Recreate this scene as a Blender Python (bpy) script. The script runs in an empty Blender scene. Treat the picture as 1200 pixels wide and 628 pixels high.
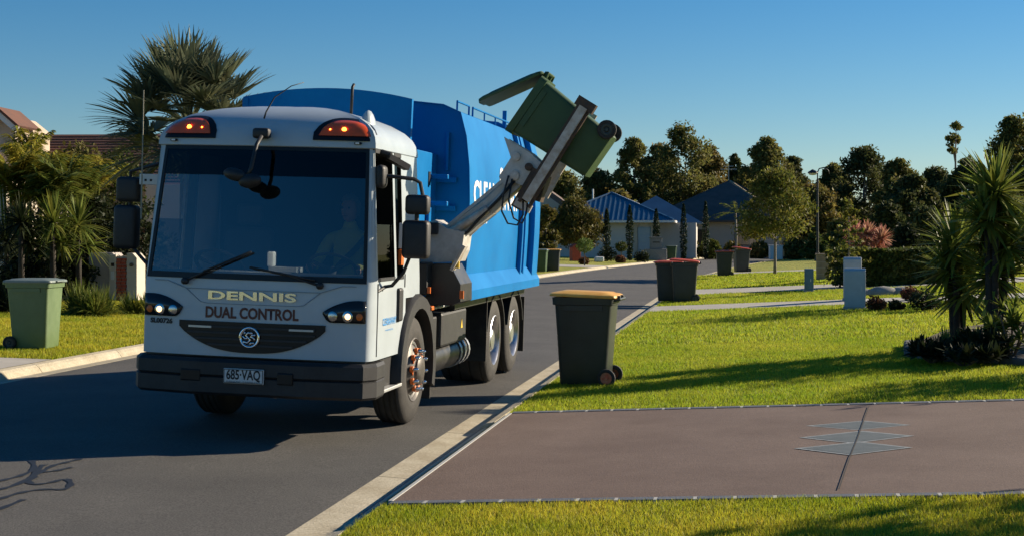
import bpy, bmesh, math, random
import numpy as np
from mathutils import Vector, Matrix
R = math.radians
random.seed(7); RNG = np.random.default_rng(11)
scene = bpy.context.scene
col = scene.collection

# ------------------------------------------------------------------ camera
F, CX, HY, H = 1700.0, 600.0, 275.0, 1.80       # focal length in photo pixels, centre, horizon row, eye height
cam = bpy.data.cameras.new('camera'); camo = bpy.data.objects.new('camera', cam); col.objects.link(camo)
camo.location = (0, 0, H); camo.rotation_euler = (R(90), 0, 0)
cam.sensor_width = 36; cam.lens = F / 1200 * 36; cam.shift_y = -(314 - HY) / 1200
cam.clip_start = 0.1; cam.clip_end = 3000
scene.camera = camo

# ------------------------------------------------------------------ light
SUN_AZ, SUN_EL = 65.0, 22.0                      # degrees from +Y towards +X, and above the horizon
world = bpy.data.worlds.new('World'); scene.world = world; world.use_nodes = True
wn = world.node_tree.nodes; wl = world.node_tree.links
sky = wn.new('ShaderNodeTexSky'); sky.sky_type = 'NISHITA'; sky.sun_disc = False
sky.sun_elevation = R(SUN_EL); sky.sun_rotation = R(SUN_AZ)
sky.altitude = 0; sky.air_density = 1.0; sky.dust_density = 0.1; sky.ozone_density = 5.0
grade = wn.new('ShaderNodeHueSaturation'); grade.inputs['Saturation'].default_value = 1.28
wl.new(sky.outputs[0], grade.inputs['Color']); wl.new(grade.outputs[0], wn['Background'].inputs[0]); wn['Background'].inputs[1].default_value = 0.056
sd = bpy.data.lights.new('sun', 'SUN'); so = bpy.data.objects.new('sun', sd); col.objects.link(so)
sd.energy = 5.0; sd.angle = R(0.53); sd.color = (1.0, 0.86, 0.66)
SUNV = Vector((math.sin(R(SUN_AZ)) * math.cos(R(SUN_EL)), math.cos(R(SUN_AZ)) * math.cos(R(SUN_EL)), math.sin(R(SUN_EL))))
so.rotation_euler = (-SUNV).to_track_quat('-Z', 'Y').to_euler(); so.location = (30, 15, 25)
vs = scene.view_settings
scene.display_settings.display_device = 'sRGB'
vs.view_transform = 'Standard'; vs.look = 'None'; vs.exposure = 0.82; vs.gamma = 1.0; vs.use_curve_mapping = False
scene.render.engine = 'CYCLES'
scene.cycles.max_bounces = 8; scene.cycles.transparent_max_bounces = 12

# ------------------------------------------------------------------ materials
MATS = {}
def mat(name, c, rough=0.6, metal=0.0, var=0.0, scale=5.0, c2=None, bump=0.0, bscale=40.0, spec=0.5, coat=0.0,
        fine=0.0, fscale=160.0, island=0.0, transl=0.0, emit=None, estr=0.0, sss=None, rvar=0.0):
    m = bpy.data.materials.new(name); m.use_nodes = True; MATS[name] = m
    n, l = m.node_tree.nodes, m.node_tree.links
    b = n['Principled BSDF']; out = n['Material Output']
    b.inputs['Roughness'].default_value = rough; b.inputs['Metallic'].default_value = metal
    b.inputs['Specular IOR Level'].default_value = spec
    b.inputs['Coat Weight'].default_value = coat; b.inputs['Coat Roughness'].default_value = 0.05
    csock = None
    tc = n.new('ShaderNodeTexCoord')
    if var > 0 or c2 is not None:
        t = n.new('ShaderNodeTexNoise'); t.inputs['Scale'].default_value = scale; t.inputs['Detail'].default_value = 6
        t.inputs['Roughness'].default_value = 0.65
        l.new(tc.outputs['Object'], t.inputs['Vector'])
        rp = n.new('ShaderNodeValToRGB'); rp.color_ramp.elements[0].position = 0.33; rp.color_ramp.elements[1].position = 0.68
        cc = c2 if c2 is not None else tuple(min(1, x * (1 + var)) for x in c)
        ca = c if c2 is not None else tuple(x * (1 - var) for x in c)
        rp.color_ramp.elements[0].color = (*ca, 1); rp.color_ramp.elements[1].color = (*cc, 1)
        l.new(t.outputs['Fac'], rp.inputs[0]); csock = rp.outputs[0]
        if rvar > 0:
            mr = n.new('ShaderNodeMapRange'); mr.inputs['To Min'].default_value = max(0.02, rough - rvar); mr.inputs['To Max'].default_value = min(1, rough + rvar)
            l.new(t.outputs['Fac'], mr.inputs['Value']); l.new(mr.outputs[0], b.inputs['Roughness'])
    if fine > 0 and csock:
        tf = n.new('ShaderNodeTexNoise'); tf.inputs['Scale'].default_value = fscale; tf.inputs['Detail'].default_value = 3; l.new(tc.outputs['Object'], tf.inputs['Vector'])
        mf = n.new('ShaderNodeMapRange'); mf.inputs['From Min'].default_value = .3; mf.inputs['From Max'].default_value = .7; mf.inputs['To Min'].default_value = 1 - fine; mf.inputs['To Max'].default_value = 1 + fine
        l.new(tf.outputs['Fac'], mf.inputs['Value']); vm = n.new('ShaderNodeVectorMath'); vm.operation = 'SCALE'
        l.new(csock, vm.inputs[0]); l.new(mf.outputs[0], vm.inputs['Scale']); csock = vm.outputs[0]
    if island > 0:
        g = n.new('ShaderNodeNewGeometry'); hs = n.new('ShaderNodeHueSaturation')
        mv = n.new('ShaderNodeMapRange'); mv.inputs['To Min'].default_value = 1 - island; mv.inputs['To Max'].default_value = 1 + island
        l.new(g.outputs['Random Per Island'], mv.inputs['Value']); l.new(mv.outputs[0], hs.inputs['Value'])
        mh = n.new('ShaderNodeMapRange'); mh.inputs['To Min'].default_value = 0.5 - 0.03 * island / 0.4; mh.inputs['To Max'].default_value = 0.5 + 0.03 * island / 0.4
        wn_ = n.new('ShaderNodeTexWhiteNoise'); wn_.noise_dimensions = '1D'; l.new(g.outputs['Random Per Island'], wn_.inputs['W'])
        l.new(wn_.outputs['Value'], mh.inputs['Value']); l.new(mh.outputs[0], hs.inputs['Hue'])
        if csock: l.new(csock, hs.inputs['Color'])
        else: hs.inputs['Color'].default_value = (*c, 1)
        csock = hs.outputs[0]
    if csock: l.new(csock, b.inputs['Base Color'])
    else: b.inputs['Base Color'].default_value = (*c, 1)
    if bump > 0:
        t2 = n.new('ShaderNodeTexNoise'); t2.inputs['Scale'].default_value = bscale; t2.inputs['Detail'].default_value = 5
        l.new(tc.outputs['Object'], t2.inputs['Vector'])
        bp = n.new('ShaderNodeBump'); bp.inputs['Strength'].default_value = bump; bp.inputs['Distance'].default_value = 0.02
        l.new(t2.outputs['Fac'], bp.inputs['Height']); l.new(bp.outputs[0], b.inputs['Normal'])
    if emit: b.inputs['Emission Color'].default_value = (*emit, 1); b.inputs['Emission Strength'].default_value = estr
    if transl > 0:
        tr = n.new('ShaderNodeBsdfTranslucent'); mx = n.new('ShaderNodeMixShader'); mx.inputs[0].default_value = transl
        if csock:
            l.new(csock, tr.inputs[0])
        else: tr.inputs[0].default_value = (*c, 1)
        l.new(b.outputs[0], mx.inputs[1]); l.new(tr.outputs[0], mx.inputs[2]); l.new(mx.outputs[0], out.inputs[0])
    return m
def glassmat(name, tint, refl=0.06, rough=0.0, fres=1.5):
    m = bpy.data.materials.new(name); m.use_nodes = True; MATS[name] = m
    n, l = m.node_tree.nodes, m.node_tree.links
    n.remove(n['Principled BSDF']); out = n['Material Output']
    t = n.new('ShaderNodeBsdfTransparent'); t.inputs[0].default_value = (*tint, 1)
    g = n.new('ShaderNodeBsdfGlossy'); g.inputs['Roughness'].default_value = rough; g.inputs['Color'].default_value = (1, 1, 1, 1)
    fr = n.new('ShaderNodeFresnel'); fr.inputs['IOR'].default_value = fres
    mx = n.new('ShaderNodeMixShader'); l.new(fr.outputs[0], mx.inputs[0])
    l.new(t.outputs[0], mx.inputs[1]); l.new(g.outputs[0], mx.inputs[2]); l.new(mx.outputs[0], out.inputs[0])
    return m

mat('asphalt', (.072, .068, .062), .8, c2=(.104, .098, .088), scale=.7, bump=.45, bscale=230, fine=.45, fscale=75)
mat('bitumen', (.018, .018, .019), .55, var=.2, scale=9)
mat('concrete', (.33, .28, .19), .85, c2=(.48, .43, .32), scale=2.5, bump=.25, bscale=70, fine=.15, fscale=40)
mat('concrete_grey', (.33, .31, .27), .85, c2=(.45, .43, .39), scale=3, bump=.2, bscale=70)
mat('path', (.36, .33, .28), .85, c2=(.46, .43, .38), scale=2, bump=.2, bscale=60)
mat('soil', (.05, .035, .025), .95, c2=(.10, .07, .045), scale=6, bump=.8, bscale=30)
mat('lawn', (.190, .230, .014), .9, c2=(.350, .310, .026), scale=.9, bump=1.0, bscale=90)
mat('blade', (.270, .320, .018), .6, c2=(.500, .430, .040), scale=.9, island=.35, transl=.5, spec=.25)
mat('blade_green', (.230, .320, .020), .6, c2=(.420, .430, .042), scale=.7, island=.35, transl=.5, spec=.2)
mat('drive', (.115, .072, .052), .8, c2=(.165, .112, .085), scale=1.1, bump=.2, bscale=80, fine=.16, fscale=45)
mat('slate', (.085, .095, .115), .7, c2=(.14, .15, .17), scale=4, bump=.2, bscale=60)
mat('grout', (.40, .40, .38), .85)
mat('stencil_line', (.24, .26, .265), .8, var=.25, scale=20)
mat('stencil', (.080, .100, .105), .75, c2=(.115, .135, .140), scale=9, bump=.15, bscale=90)
mat('joint', (.02, .017, .015), .9)
mat('white_paint', (.44, .495, .525), .32, var=.05, scale=3, coat=.2, spec=.3, rvar=.06)
mat('blue_paint', (.002, .145, .40), .42, c2=(.003, .195, .50), scale=1.3, coat=0, spec=.12, bump=.05, bscale=3, rvar=.1)
mat('black_plastic', (.018, .018, .019), .55, var=.3, scale=8, bump=.1, bscale=200)
mat('black_paint', (.014, .014, .015), .4, c2=(.03, .028, .025), scale=6, rvar=.15)
mat('black_gloss', (.010, .010, .011), .35, spec=.3)
mat('rubber', (.020, .019, .018), .8, c2=(.045, .040, .034), scale=7, bump=.2, bscale=60)
mat('chrome', (.78, .78, .80), .12, 1.0)
mat('gold_chrome', (.74, .70, .60), .22, 1.0)
mat('crease_shade', (.20, .25, .30), .5)  # grey-blue standing in for the shade in the nose creases
mat('alloy', (.55, .55, .56), .36, 1.0, var=.15, scale=9)
mat('grimy_rim', (.10, .09, .08), .5, .5, var=.4, scale=14)
mat('orange_plastic', (.75, .16, .02), .4)
mat('amber_lens', (.80, .10, .006), .12, coat=.6, spec=.7)
mat('lamp_glow', (1, .8, .5), .3, emit=(1.0, .62, .28), estr=1.7)
mat('beacon_glow', (1, .5, .1), .3, emit=(1.0, .30, .03), estr=4.0)
mat('lens_dark', (.02, .021, .022), .15, coat=.2, spec=.4)
mat('reflector', (.5, .5, .5), .2, 1.0)
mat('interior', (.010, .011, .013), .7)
mat('interior_grey', (.035, .036, .038), .7)
mat('dash_paper', (.35, .36, .36), .8)
mat('text_black', (.012, .012, .014), .5)
mat('text_brown', (.10, .022, .012), .45)
mat('text_white', (.80, .80, .80), .5)
mat('text_blue', (.05, .28, .62), .5)
mat('plate_white', (.62, .62, .60), .45, var=.06, scale=30)
mat('grille_silver', (.45, .46, .47), .35, .6)
mat('arm_grey', (.42, .40, .36), .5, .1, c2=(.60, .58, .54), scale=7, bump=.15, bscale=40)
mat('arm_worn', (.36, .27, .19), .55, .1, c2=(.60, .58, .53), scale=9, bump=.2, bscale=40)
mat('arm_dark', (.04, .035, .03), .6, .2, c2=(.12, .06, .03), scale=20)
mat('yellow_tape', (.75, .5, .04), .5)
mat('galv', (.55, .56, .56), .45, .7)
mat('bin_green', (.026, .066, .020), .5, c2=(.038, .086, .028), scale=5, rvar=.1, bump=.08, bscale=120)
mat('bin_lime', (.100, .155, .062), .5, c2=(.130, .190, .080), scale=5, rvar=.1, bump=.08, bscale=120)
mat('bin_dark', (.022, .028, .022), .42, c2=(.034, .040, .032), scale=5, rvar=.1, bump=.08, bscale=120)
mat('lid_yellow', (.62, .27, .03), .5, c2=(.72, .42, .10), scale=6, rvar=.1)
mat('lid_red', (.42, .045, .02), .5, c2=(.55, .10, .04), scale=6)
mat('lid_orange', (.55, .10, .02), .5, c2=(.62, .3, .05), scale=12)
mat('lid_grey', (.16, .20, .18), .5, var=.15, scale=5)
mat('wheel_orange', (.62, .10, .04), .6, c2=(.5, .25, .15), scale=25)
mat('render_cream', (.55, .49, .40), .85, var=.06, scale=6, bump=.15, bscale=60)
mat('render_grey', (.42, .37, .34), .85, var=.06, scale=6, bump=.15, bscale=60)
mat('brick', (.36, .055, .025), .85, c2=(.48, .10, .05), scale=20, bump=.3, bscale=60)
mat('mortar', (.45, .40, .33), .9)
mat('box_pale', (.44, .47, .47), .6, var=.06, scale=6)
mat('box_blue', (.12, .20, .25), .6, var=.1, scale=6)
mat('tan_block', (.32, .24, .15), .85, var=.15, scale=8, bump=.2, bscale=50)
mat('stone_grey', (.26, .25, .22), .85, var=.2, scale=10, bump=.3, bscale=40)
mat('stone_shaded', (.10, .10, .10), .85, var=.25, scale=10, bump=.3, bscale=40)  # darker copy of the grey stone, bed shade put into its colour
mat('red_box', (.42, .07, .03), .7, var=.15, scale=8)
mat('wall_white', (.56, .52, .48), .85, var=.04, scale=1)
mat('wall_cream', (.46, .40, .32), .85, var=.05, scale=1)
mat('wall_tan', (.50, .40, .30), .85, var=.05, scale=1)
mat('roof_blue', (.040, .095, .165), .35, var=.15, scale=.7, spec=.6)
mat('roof_grey', (.055, .050, .048), .8, c2=(.085, .076, .070), scale=2)
mat('roof_brown', (.14, .095, .075), .8, var=.2, scale=2)
mat('roof_red', (.15, .060, .035), .8, c2=(.10, .05, .035), scale=2)
mat('trim_white', (.70, .69, .66), .6)
mat('trim_dark', (.04, .035, .03), .6)
mat('window_glass', (.02, .026, .034), .06, spec=.8)
mat('garage_blue', (.34, .42, .48), .5)
mat('lamp_post', (.02, .021, .02), .5)
mat('lamp_lens', (.55, .55, .5), .3)
mat('bark', (.085, .065, .048), .9, c2=(.16, .13, .10), scale=6, bump=.5, bscale=20)
mat('bark_pale', (.28, .25, .21), .85, c2=(.14, .11, .09), scale=4, bump=.3, bscale=20)
mat('bark_dark', (.035, .028, .022), .9, var=.3, scale=8, bump=.5, bscale=20)
def leafmat(name, a, b, sc=.6, tr=.3, isl=.4, rough=.6): return mat(name, a, rough, c2=b, scale=sc, island=isl, transl=tr, spec=.18)
leafmat('leaf_euc', (.100, .112, .028), (.185, .170, .048), .5, .45)
leafmat('leaf_euc_olive', (.120, .110, .028), (.210, .160, .046), .5, .4)
leafmat('leaf_euc_dark', (.050, .064, .022), (.095, .100, .032), .5, .4)
leafmat('leaf_street', (.110, .135, .022), (.210, .185, .036), 1.2, .4)
leafmat('leaf_bush', (.085, .085, .020), (.150, .120, .030), 1.0)
leafmat('leaf_hedge', (.055, .078, .016), (.100, .110, .024), 1.2)
leafmat('leaf_yellow', (.220, .230, .026), (.420, .350, .050), 1.0, .4)
leafmat('leaf_palm', (.085, .125, .022), (.190, .200, .036), 1.0, .35)
leafmat('leaf_yucca', (.130, .170, .028), (.240, .260, .050), 1.5, .4, .35, .5)
leafmat('leaf_bismarck', (.085, .115, .085), (.190, .200, .110), 1.2, .25, .35, .5)
leafmat('leaf_cypress', (.014, .028, .012), (.026, .042, .018), 2.0)
leafmat('leaf_pink', (.58, .34, .24), (.46, .18, .12), 2.5, .4)
leafmat('leaf_rust', (.16, .05, .025), (.10, .07, .03), 3)
leafmat('leaf_dark', (.015, .024, .010), (.032, .040, .014), 1.5)
leafmat('leaf_bright', (.10, .16, .03), (.17, .21, .045), 2)
mat('stem_pale', (.30, .28, .22), .8, var=.2, scale=8)
mat('skin', (.30, .16, .11), .55)
mat('hair', (.17, .16, .15), .9, bump=1, bscale=60)
mat('hivis', (.42, .40, .07), .8)
mat('belt', (.012, .012, .014), .6)
mat('trousers', (.02, .025, .05), .8)
glassmat('windscreen', (.40, .46, .48), fres=1.95)
glassmat('cab_window', (.30, .33, .34), fres=1.10)
glassmat('sun_band', (.12, .14, .17), fres=1.30)

# ------------------------------------------------------------------ object helpers
def obj(name, bm, m, parent=None, smooth=False, angle=None):
    me = bpy.data.meshes.new(name); bm.normal_update(); bm.to_mesh(me); bm.free()
    me.materials.append(MATS[m])
    if smooth:
        me.shade_smooth()
        if angle: me.set_sharp_from_angle(angle=R(angle))
    o = bpy.data.objects.new(name, me); col.objects.link(o)
    if parent: o.parent = parent
    return o
def raw(name, V, faces_flat, nper, m, parent=None, smooth=False):
    """fast mesh from numpy: V (n,3), faces (k,nper)"""
    V = np.asarray(V, dtype=np.float32); Fc = np.asarray(faces_flat, dtype=np.int32).reshape(-1, nper)
    me = bpy.data.meshes.new(name)
    me.vertices.add(len(V)); me.vertices.foreach_set('co', V.ravel())
    me.loops.add(Fc.size); me.loops.foreach_set('vertex_index', Fc.ravel())
    me.polygons.add(len(Fc)); me.polygons.foreach_set('loop_start', np.arange(0, Fc.size, nper, dtype=np.int32))
    me.update(calc_edges=True)
    if smooth: me.shade_smooth()
    me.materials.append(MATS[m])
    o = bpy.data.objects.new(name, me); col.objects.link(o)
    if parent: o.parent = parent
    return o
def thing(name, label, cat, loc=(0, 0, 0), rz=0.0, group=None):
    o = bpy.data.objects.new(name, None); col.objects.link(o); o.empty_display_size = .2
    o.location = loc; o.rotation_euler = (0, 0, rz); tag(o, label, cat, group); return o
def tag(o, label, cat, group=None):
    o['label'] = label; o['category'] = cat
    if group: o['group'] = group
    return o
def struct(o): o['kind'] = 'structure'; return o
def stuff(o): o['kind'] = 'stuff'; return o
def copy_tree(o, parent=None):
    c = o.copy(); col.objects.link(c); c.parent = parent
    for ch in list(o.children): copy_tree(ch, c)
    return c
def NB(): return bmesh.new()
def box(bm, x0, x1, y0, y1, z0, z1, bev=0.0, seg=2, M=None):
    vs_ = [bm.verts.new(Vector(p)) for p in ((x0,y0,z0),(x1,y0,z0),(x1,y1,z0),(x0,y1,z0),(x0,y0,z1),(x1,y0,z1),(x1,y1,z1),(x0,y1,z1))]
    fs = [bm.faces.new([vs_[i] for i in q]) for q in ((0,3,2,1),(4,5,6,7),(0,1,5,4),(1,2,6,5),(2,3,7,6),(3,0,4,7))]
    if bev > 0:
        es = list({e for f in fs for e in f.edges})
        r = bmesh.ops.bevel(bm, geom=es, offset=bev, segments=seg, affect='EDGES', profile=.5)
        vs_ = list({v for f in r['faces'] for v in f.verts} | {v for v in vs_ if v.is_valid})
    if M is not None: bmesh.ops.transform(bm, matrix=M, verts=[v for v in vs_ if v.is_valid])
    return bm
def tube(bm, pts, r, n=8, r2=None, cap=True):
    pts = [Vector(p) for p in pts]; k = len(pts); rings = []
    up0 = None
    for i, p in enumerate(pts):
        d = (pts[min(i+1, k-1)] - pts[max(i-1, 0)]).normalized()
        if up0 is None:
            a = Vector((0,0,1)) if abs(d.z) < .9 else Vector((1,0,0)); u = d.cross(a).normalized()
        else:
            u = (up0 - d * up0.dot(d)).normalized()
        up0 = u; v = d.cross(u)
        if isinstance(r, (list, tuple)): rr = r[i]
        else: rr = r if r2 is None else r + (r2 - r) * i / max(1, k-1)
        rings.append([bm.verts.new(p + (u*math.cos(2*math.pi*j/n) + v*math.sin(2*math.pi*j/n)) * rr) for j in range(n)])
    for a, b in zip(rings, rings[1:]):
        for j in range(n): bm.faces.new((a[j], a[(j+1) % n], b[(j+1) % n], b[j]))
    if cap: bm.faces.new(rings[0][::-1]); bm.faces.new(rings[-1])
    return bm
def beam(bm, a, b, w, h, upv=(0,0,1), w2=None, h2=None):
    """rectangular bar from a to b"""
    a, b = Vector(a), Vector(b); d = (b - a).normalized(); u = Vector(upv); s = d.cross(u).normalized(); t = s.cross(d)
    w2 = w if w2 is None else w2; h2 = h if h2 is None else h2
    rs = []
    for p, ww, hh in ((a, w, h), (b, w2, h2)):
        rs.append([bm.verts.new(p + s*sx*ww/2 + t*sy*hh/2) for sx, sy in ((-1,-1),(1,-1),(1,1),(-1,1))])
    for j in range(4): bm.faces.new((rs[0][j], rs[0][(j+1)%4], rs[1][(j+1)%4], rs[1][j]))
    bm.faces.new(rs[0][::-1]); bm.faces.new(rs[1])
    return bm
def lathe(bm, prof, n=32, M=Matrix()):
    """profile of (r, h) spun about local Z, then M"""
    rings = []
    for r, h in prof:
        rings.append([bm.verts.new(M @ Vector((r*math.cos(2*math.pi*j/n), r*math.sin(2*math.pi*j/n), h))) for j in range(n)])
    for a, b in zip(rings, rings[1:]):
        for j in range(n): bm.faces.new((a[j], a[(j+1)%n], b[(j+1)%n], b[j]))
    return bm
def prism(bm, poly, f0, f1):
    """poly of 2-D points; f0/f1 map (a,b) to 3-D on both faces"""
    A = [bm.verts.new(Vector(f0(*p))) for p in poly]; B = [bm.verts.new(Vector(f1(*p))) for p in poly]
    k = len(poly)
    bm.faces.new(A[::-1]); bm.faces.new(B)
    for i in range(k): bm.faces.new((A[i], A[(i+1)%k], B[(i+1)%k], B[i]))
    bmesh.ops.recalc_face_normals(bm, faces=bm.faces[:])
    return bm
def text(name, s, size, m, fn, parent, sx=1.0, align='CENTER', extrude=0.0, label=None, shear=0.0, weight=0.0):
    """flat lettering: fn(u, v, w) maps glyph coordinates to 3-D"""
    cu = bpy.data.curves.new(name, 'FONT'); cu.body = s; cu.size = size; cu.align_x = align; cu.align_y = 'CENTER'
    cu.extrude = extrude; cu.resolution_u = 3; cu.shear = shear; cu.offset = weight
    t = bpy.data.objects.new(name, cu); col.objects.link(t)
    dg = bpy.context.evaluated_depsgraph_get()
    me = bpy.data.meshes.new_from_object(t.evaluated_get(dg)); bpy.data.objects.remove(t)
    for v in me.vertices: v.co = Vector(fn(v.co.x * sx, v.co.y, v.co.z))
    me.materials.clear(); me.materials.append(MATS[m])
    o = bpy.data.objects.new(name, me); col.objects.link(o); o.parent = parent
    return o

# ------------------------------------------------------------------ ground layout
WID, GUT, KERB, KH = 6.2, .27, .17, .10
TAN0 = .167
def RX(y): return -1.35 + TAN0 * (y - 8.67) + (.0014 * (y - 45) ** 2 if y > 45 else 0)
def DRX(y): return TAN0 + (.0028 * (y - 45) if y > 45 else 0)
def sd_to_xy(s, d):
    """s: depth along the right-hand edge of the asphalt, d: metres to the right of it"""
    t = DRX(s); L = math.hypot(1, t); return RX(s) + d / L, s - d * t / L
def xy_to_sd(x, y):
    s = y
    for _ in range(6):
        t = DRX(s); s += ((x - RX(s)) * t + (y - s)) / (1 + t * t)
    t = DRX(s); L = math.hypot(1, t)
    return s, (x - RX(s)) / L - (y - s) * t / L
def zd(d):
    b = GUT + KERB
    if d >= 0:
        if d < GUT: return -.012 * d / GUT
        if d < b: return -.012 + (KH + .012) * (d - GUT) / KERB
        e = d - b
        return KH + .045 * min(e, 12) + .008 * max(0, e - 12) * (1 if e < 60 else 60 / e)
    if d > -WID: return .03 * min(-d, WID + d)
    e = -d - WID
    if e < GUT: return -.012 * e / GUT
    if e < b: return -.012 + (KH + .012) * (e - GUT) / KERB
    e -= b
    return KH + .022 * min(e, 12) + .006 * max(0, min(e, 60) - 12)
def gz(x, y): return zd(xy_to_sd(x, y)[1])
def hit(px, py):
    """photo pixel -> point where its sight line meets the ground"""
    dx, dz = (px - CX) / F, -(py - HY) / F
    y = 5.0; st = .25
    while y < 400:
        if H + dz * y <= gz(dx * y, y): break
        y += st
    lo, hi = y - st, y
    for _ in range(20):
        md = (lo + hi) / 2
        if H + dz * md <= gz(dx * md, md): hi = md
        else: lo = md
    return Vector((dx * hi, hi, gz(dx * hi, hi)))
def at(px, y, py=None):
    """point at depth y on the pixel's sight line; on the ground when py is None"""
    x = (px - CX) / F * y
    return Vector((x, y, gz(x, y) if py is None else H - (py - HY) / F * y))

def sheet(name, m, s_list, d_list, lift=0.0):
    V = []; Fc = []
    nd = len(d_list)
    for s in s_list:
        for d in d_list:
            x, y = sd_to_xy(s, d); V.append((x, y, zd(d) + lift))
    for i in range(len(s_list) - 1):
        for j in range(nd - 1):
            a = i * nd + j; Fc.append((a, a + 1, a + nd + 1, a + nd))
    return raw(name, V, Fc, 4, m)
S_ALL = [-30, -10] + list(range(0, 170, 4))
bm = NB(); 
g_ = bmesh.ops.create_grid(bm, x_segments=1, y_segments=1, size=1500)
o = struct(obj('ground', bm, 'lawn')); o.location.z = -.35
struct(sheet('road', 'asphalt', S_ALL, [-WID - .02, -WID/2, .02], .004))
RD = [GUT + KERB - .01, 1.5, 4, 7, 10, 12.44, 16, 25, 40, 72, 140, 260]
LD = [-(WID + GUT + KERB) + .01, -(WID + 2), -(WID + 5), -(WID + 9), -(WID + 12.44), -(WID + 25), -(WID + 60), -(WID + 200)]
lawn_r = struct(sheet('lawn_right', 'lawn', S_ALL, RD)); lawn_l = struct(sheet('lawn_left', 'lawn', S_ALL, LD[::-1]))

# kerb and gutter, cast in segments with open joints
def kerb_run(name, side, s0, s1, step, skip=None):
    base = None; prof = [(0, .006), (GUT - .02, -.008), (GUT, -.006), (GUT + .05, KH * .62), (GUT + .09, KH * .93), (GUT + KERB, KH + .008), (GUT + KERB, -.2), (0, -.2)]
    s = s0; k = 0
    root = None
    while s < s1:
        e = min(s + step, s1); bm = NB(); rings = []
        for ss in (s + .006, e - .006):
            ring = []
            for dd, z in prof:
                if skip and skip[0] < (s + e) / 2 < skip[1] and z > .01: z = .01 + (z - .01) * .55
                x, y = sd_to_xy(ss, dd if side > 0 else -WID - dd); ring.append(bm.verts.new((x, y, z)))
            rings.append(ring)
        n = len(prof)
        for j in range(n): bm.faces.new((rings[0][j], rings[0][(j+1)%n], rings[1][(j+1)%n], rings[1][j]))
        bm.faces.new(rings[0][::-1]); bm.faces.new(rings[1])
        bmesh.ops.recalc_face_normals(bm, faces=bm.faces[:])
        if root is None:
            root = struct(obj(name, bm, 'concrete'))
        else:
            obj('kerb_segment', bm, 'concrete', root)
        s = e; k += 1
    return root

# driveway in (s, d) coordinates, from the photograph's corners
c1 = hit(462, 592); c2 = hit(598, 485); c3 = hit(1190, 575); c4 = hit(1190, 471)
DS0 = xy_to_sd(c1.x, c1.y)[0]; DS1 = xy_to_sd(c2.x, c2.y)[0]
DS0b = xy_to_sd(c3.x, c3.y)[0]; DS1b = xy_to_sd(c4.x, c4.y)[0]
print('DRIVE', DS0, DS1, DS0b, DS1b, xy_to_sd(c3.x, c3.y)[1], xy_to_sd(c4.x, c4.y)[1])
DS0 = (DS0 + DS0b) / 2; DS1 = (DS1 + DS1b) / 2
kerb_run('kerb_right', 1, -6, 130, 2.4, (DS0 - .3, DS1 + .3))
kerb_run('kerb_left', -1, -6, 130, 2.4)
B0 = GUT + KERB
DRV_END = 22.0
drv = struct(sheet('driveway', 'drive', [DS0, (DS0+DS1)/2, DS1], [B0 + .05, 1.5, 4, 7, 10, 12.44, DRV_END], .010))
pm = None
def slab(name, s0, s1, d0, d1, m, parent, lift, th=.03):
    bm = NB(); P = []
    for s, d in ((s0, d0), (s1, d0), (s1, d1), (s0, d1)):
        x, y = sd_to_xy(s, d); P.append((x, y, zd(d)))
    A = [bm.verts.new((p[0], p[1], p[2] + lift)) for p in P]; B = [bm.verts.new((p[0], p[1], p[2] + lift - th)) for p in P]
    bm.faces.new(A); bm.faces.new(B[::-1])
    for i in range(4): bm.faces.new((A[i], B[i], B[(i+1)%4], A[(i+1)%4]))
    bmesh.ops.recalc_face_normals(bm, faces=bm.faces[:])
    return obj(name, bm, m, parent)
d = B0 + .06
while d < 9.5:                                     # slate border pavers along both edges of the driveway
    slab('border_paver', DS0 - .09, DS0 - .002, d, d + .21, 'slate', drv, .016)
    slab('border_paver', DS1 + .002, DS1 + .11, d, d + .21, 'slate', drv, .016)
    slab('grout_joint', DS0 - .09, DS0 - .002, d + .213, d + .237, 'grout', drv, .014)
    slab('grout_joint', DS1 + .002, DS1 + .11, d + .213, d + .237, 'grout', drv, .014)
    d += .24
s = DS0 - .02
while s < DS1 + .05:                               # dark stencilled crossing on the layback
    bm = NB(); P = []
    A = []; B = []
    for ss, dd, z in ((s, GUT + .01, .022), (s + .13, GUT + .01, .022), (s + .13, B0 + .03, .092), (s, B0 + .03, .092)):
        x, y = sd_to_xy(ss, dd); A.append(bm.verts.new((x, y, z))); B.append(bm.verts.new((x, y, z - .03)))
    bm.faces.new(A); bm.faces.new(B[::-1])
    for i in range(4): bm.faces.new((A[i], B[i], B[(i+1)%4], A[(i+1)%4]))
    bmesh.ops.recalc_face_normals(bm, faces=bm.faces[:])
    obj('crossing_paver', bm, 'slate', drv); s += .138
slab('edge_strip', DS0, DS1, B0 + .032, B0 + .058, 'grout', drv, .016)
# stencilled diamonds, outlined, and the sawn joint through them
def on_drive(px, py, lift):
    p = hit(px, py); return Vector((p.x, p.y, p.z + lift))
for i, (L, T, Rr, B, cx) in enumerate((((944, 500), (1012, 494), (1068, 499), (1005, 505), 0), ((936, 514), (1010, 506), (1072, 512), (1000, 521), 0), ((930, 527), (1008, 519), (1070, 526), (995, 535), 0))):
    cxp = Vector((sum(q[0] for q in (L, T, Rr, B)) / 4, sum(q[1] for q in (L, T, Rr, B)) / 4))
    for nm, mm, k, lf in (('diamond_outline', 'stencil_line', 1.0, .0115 + i*.0012), ('diamond', 'stencil', .86, .0128 + i*.0012)):
        bm = NB(); vv = [bm.verts.new(on_drive(cxp.x + (q[0] - cxp.x) * k, cxp.y + (q[1] - cxp.y) * k, lf)) for q in (L, B, Rr, T)]
        bm.faces.new(vv); bmesh.ops.recalc_face_normals(bm, faces=bm.faces[:]); obj(nm, bm, mm, drv)
bm = NB()
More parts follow.
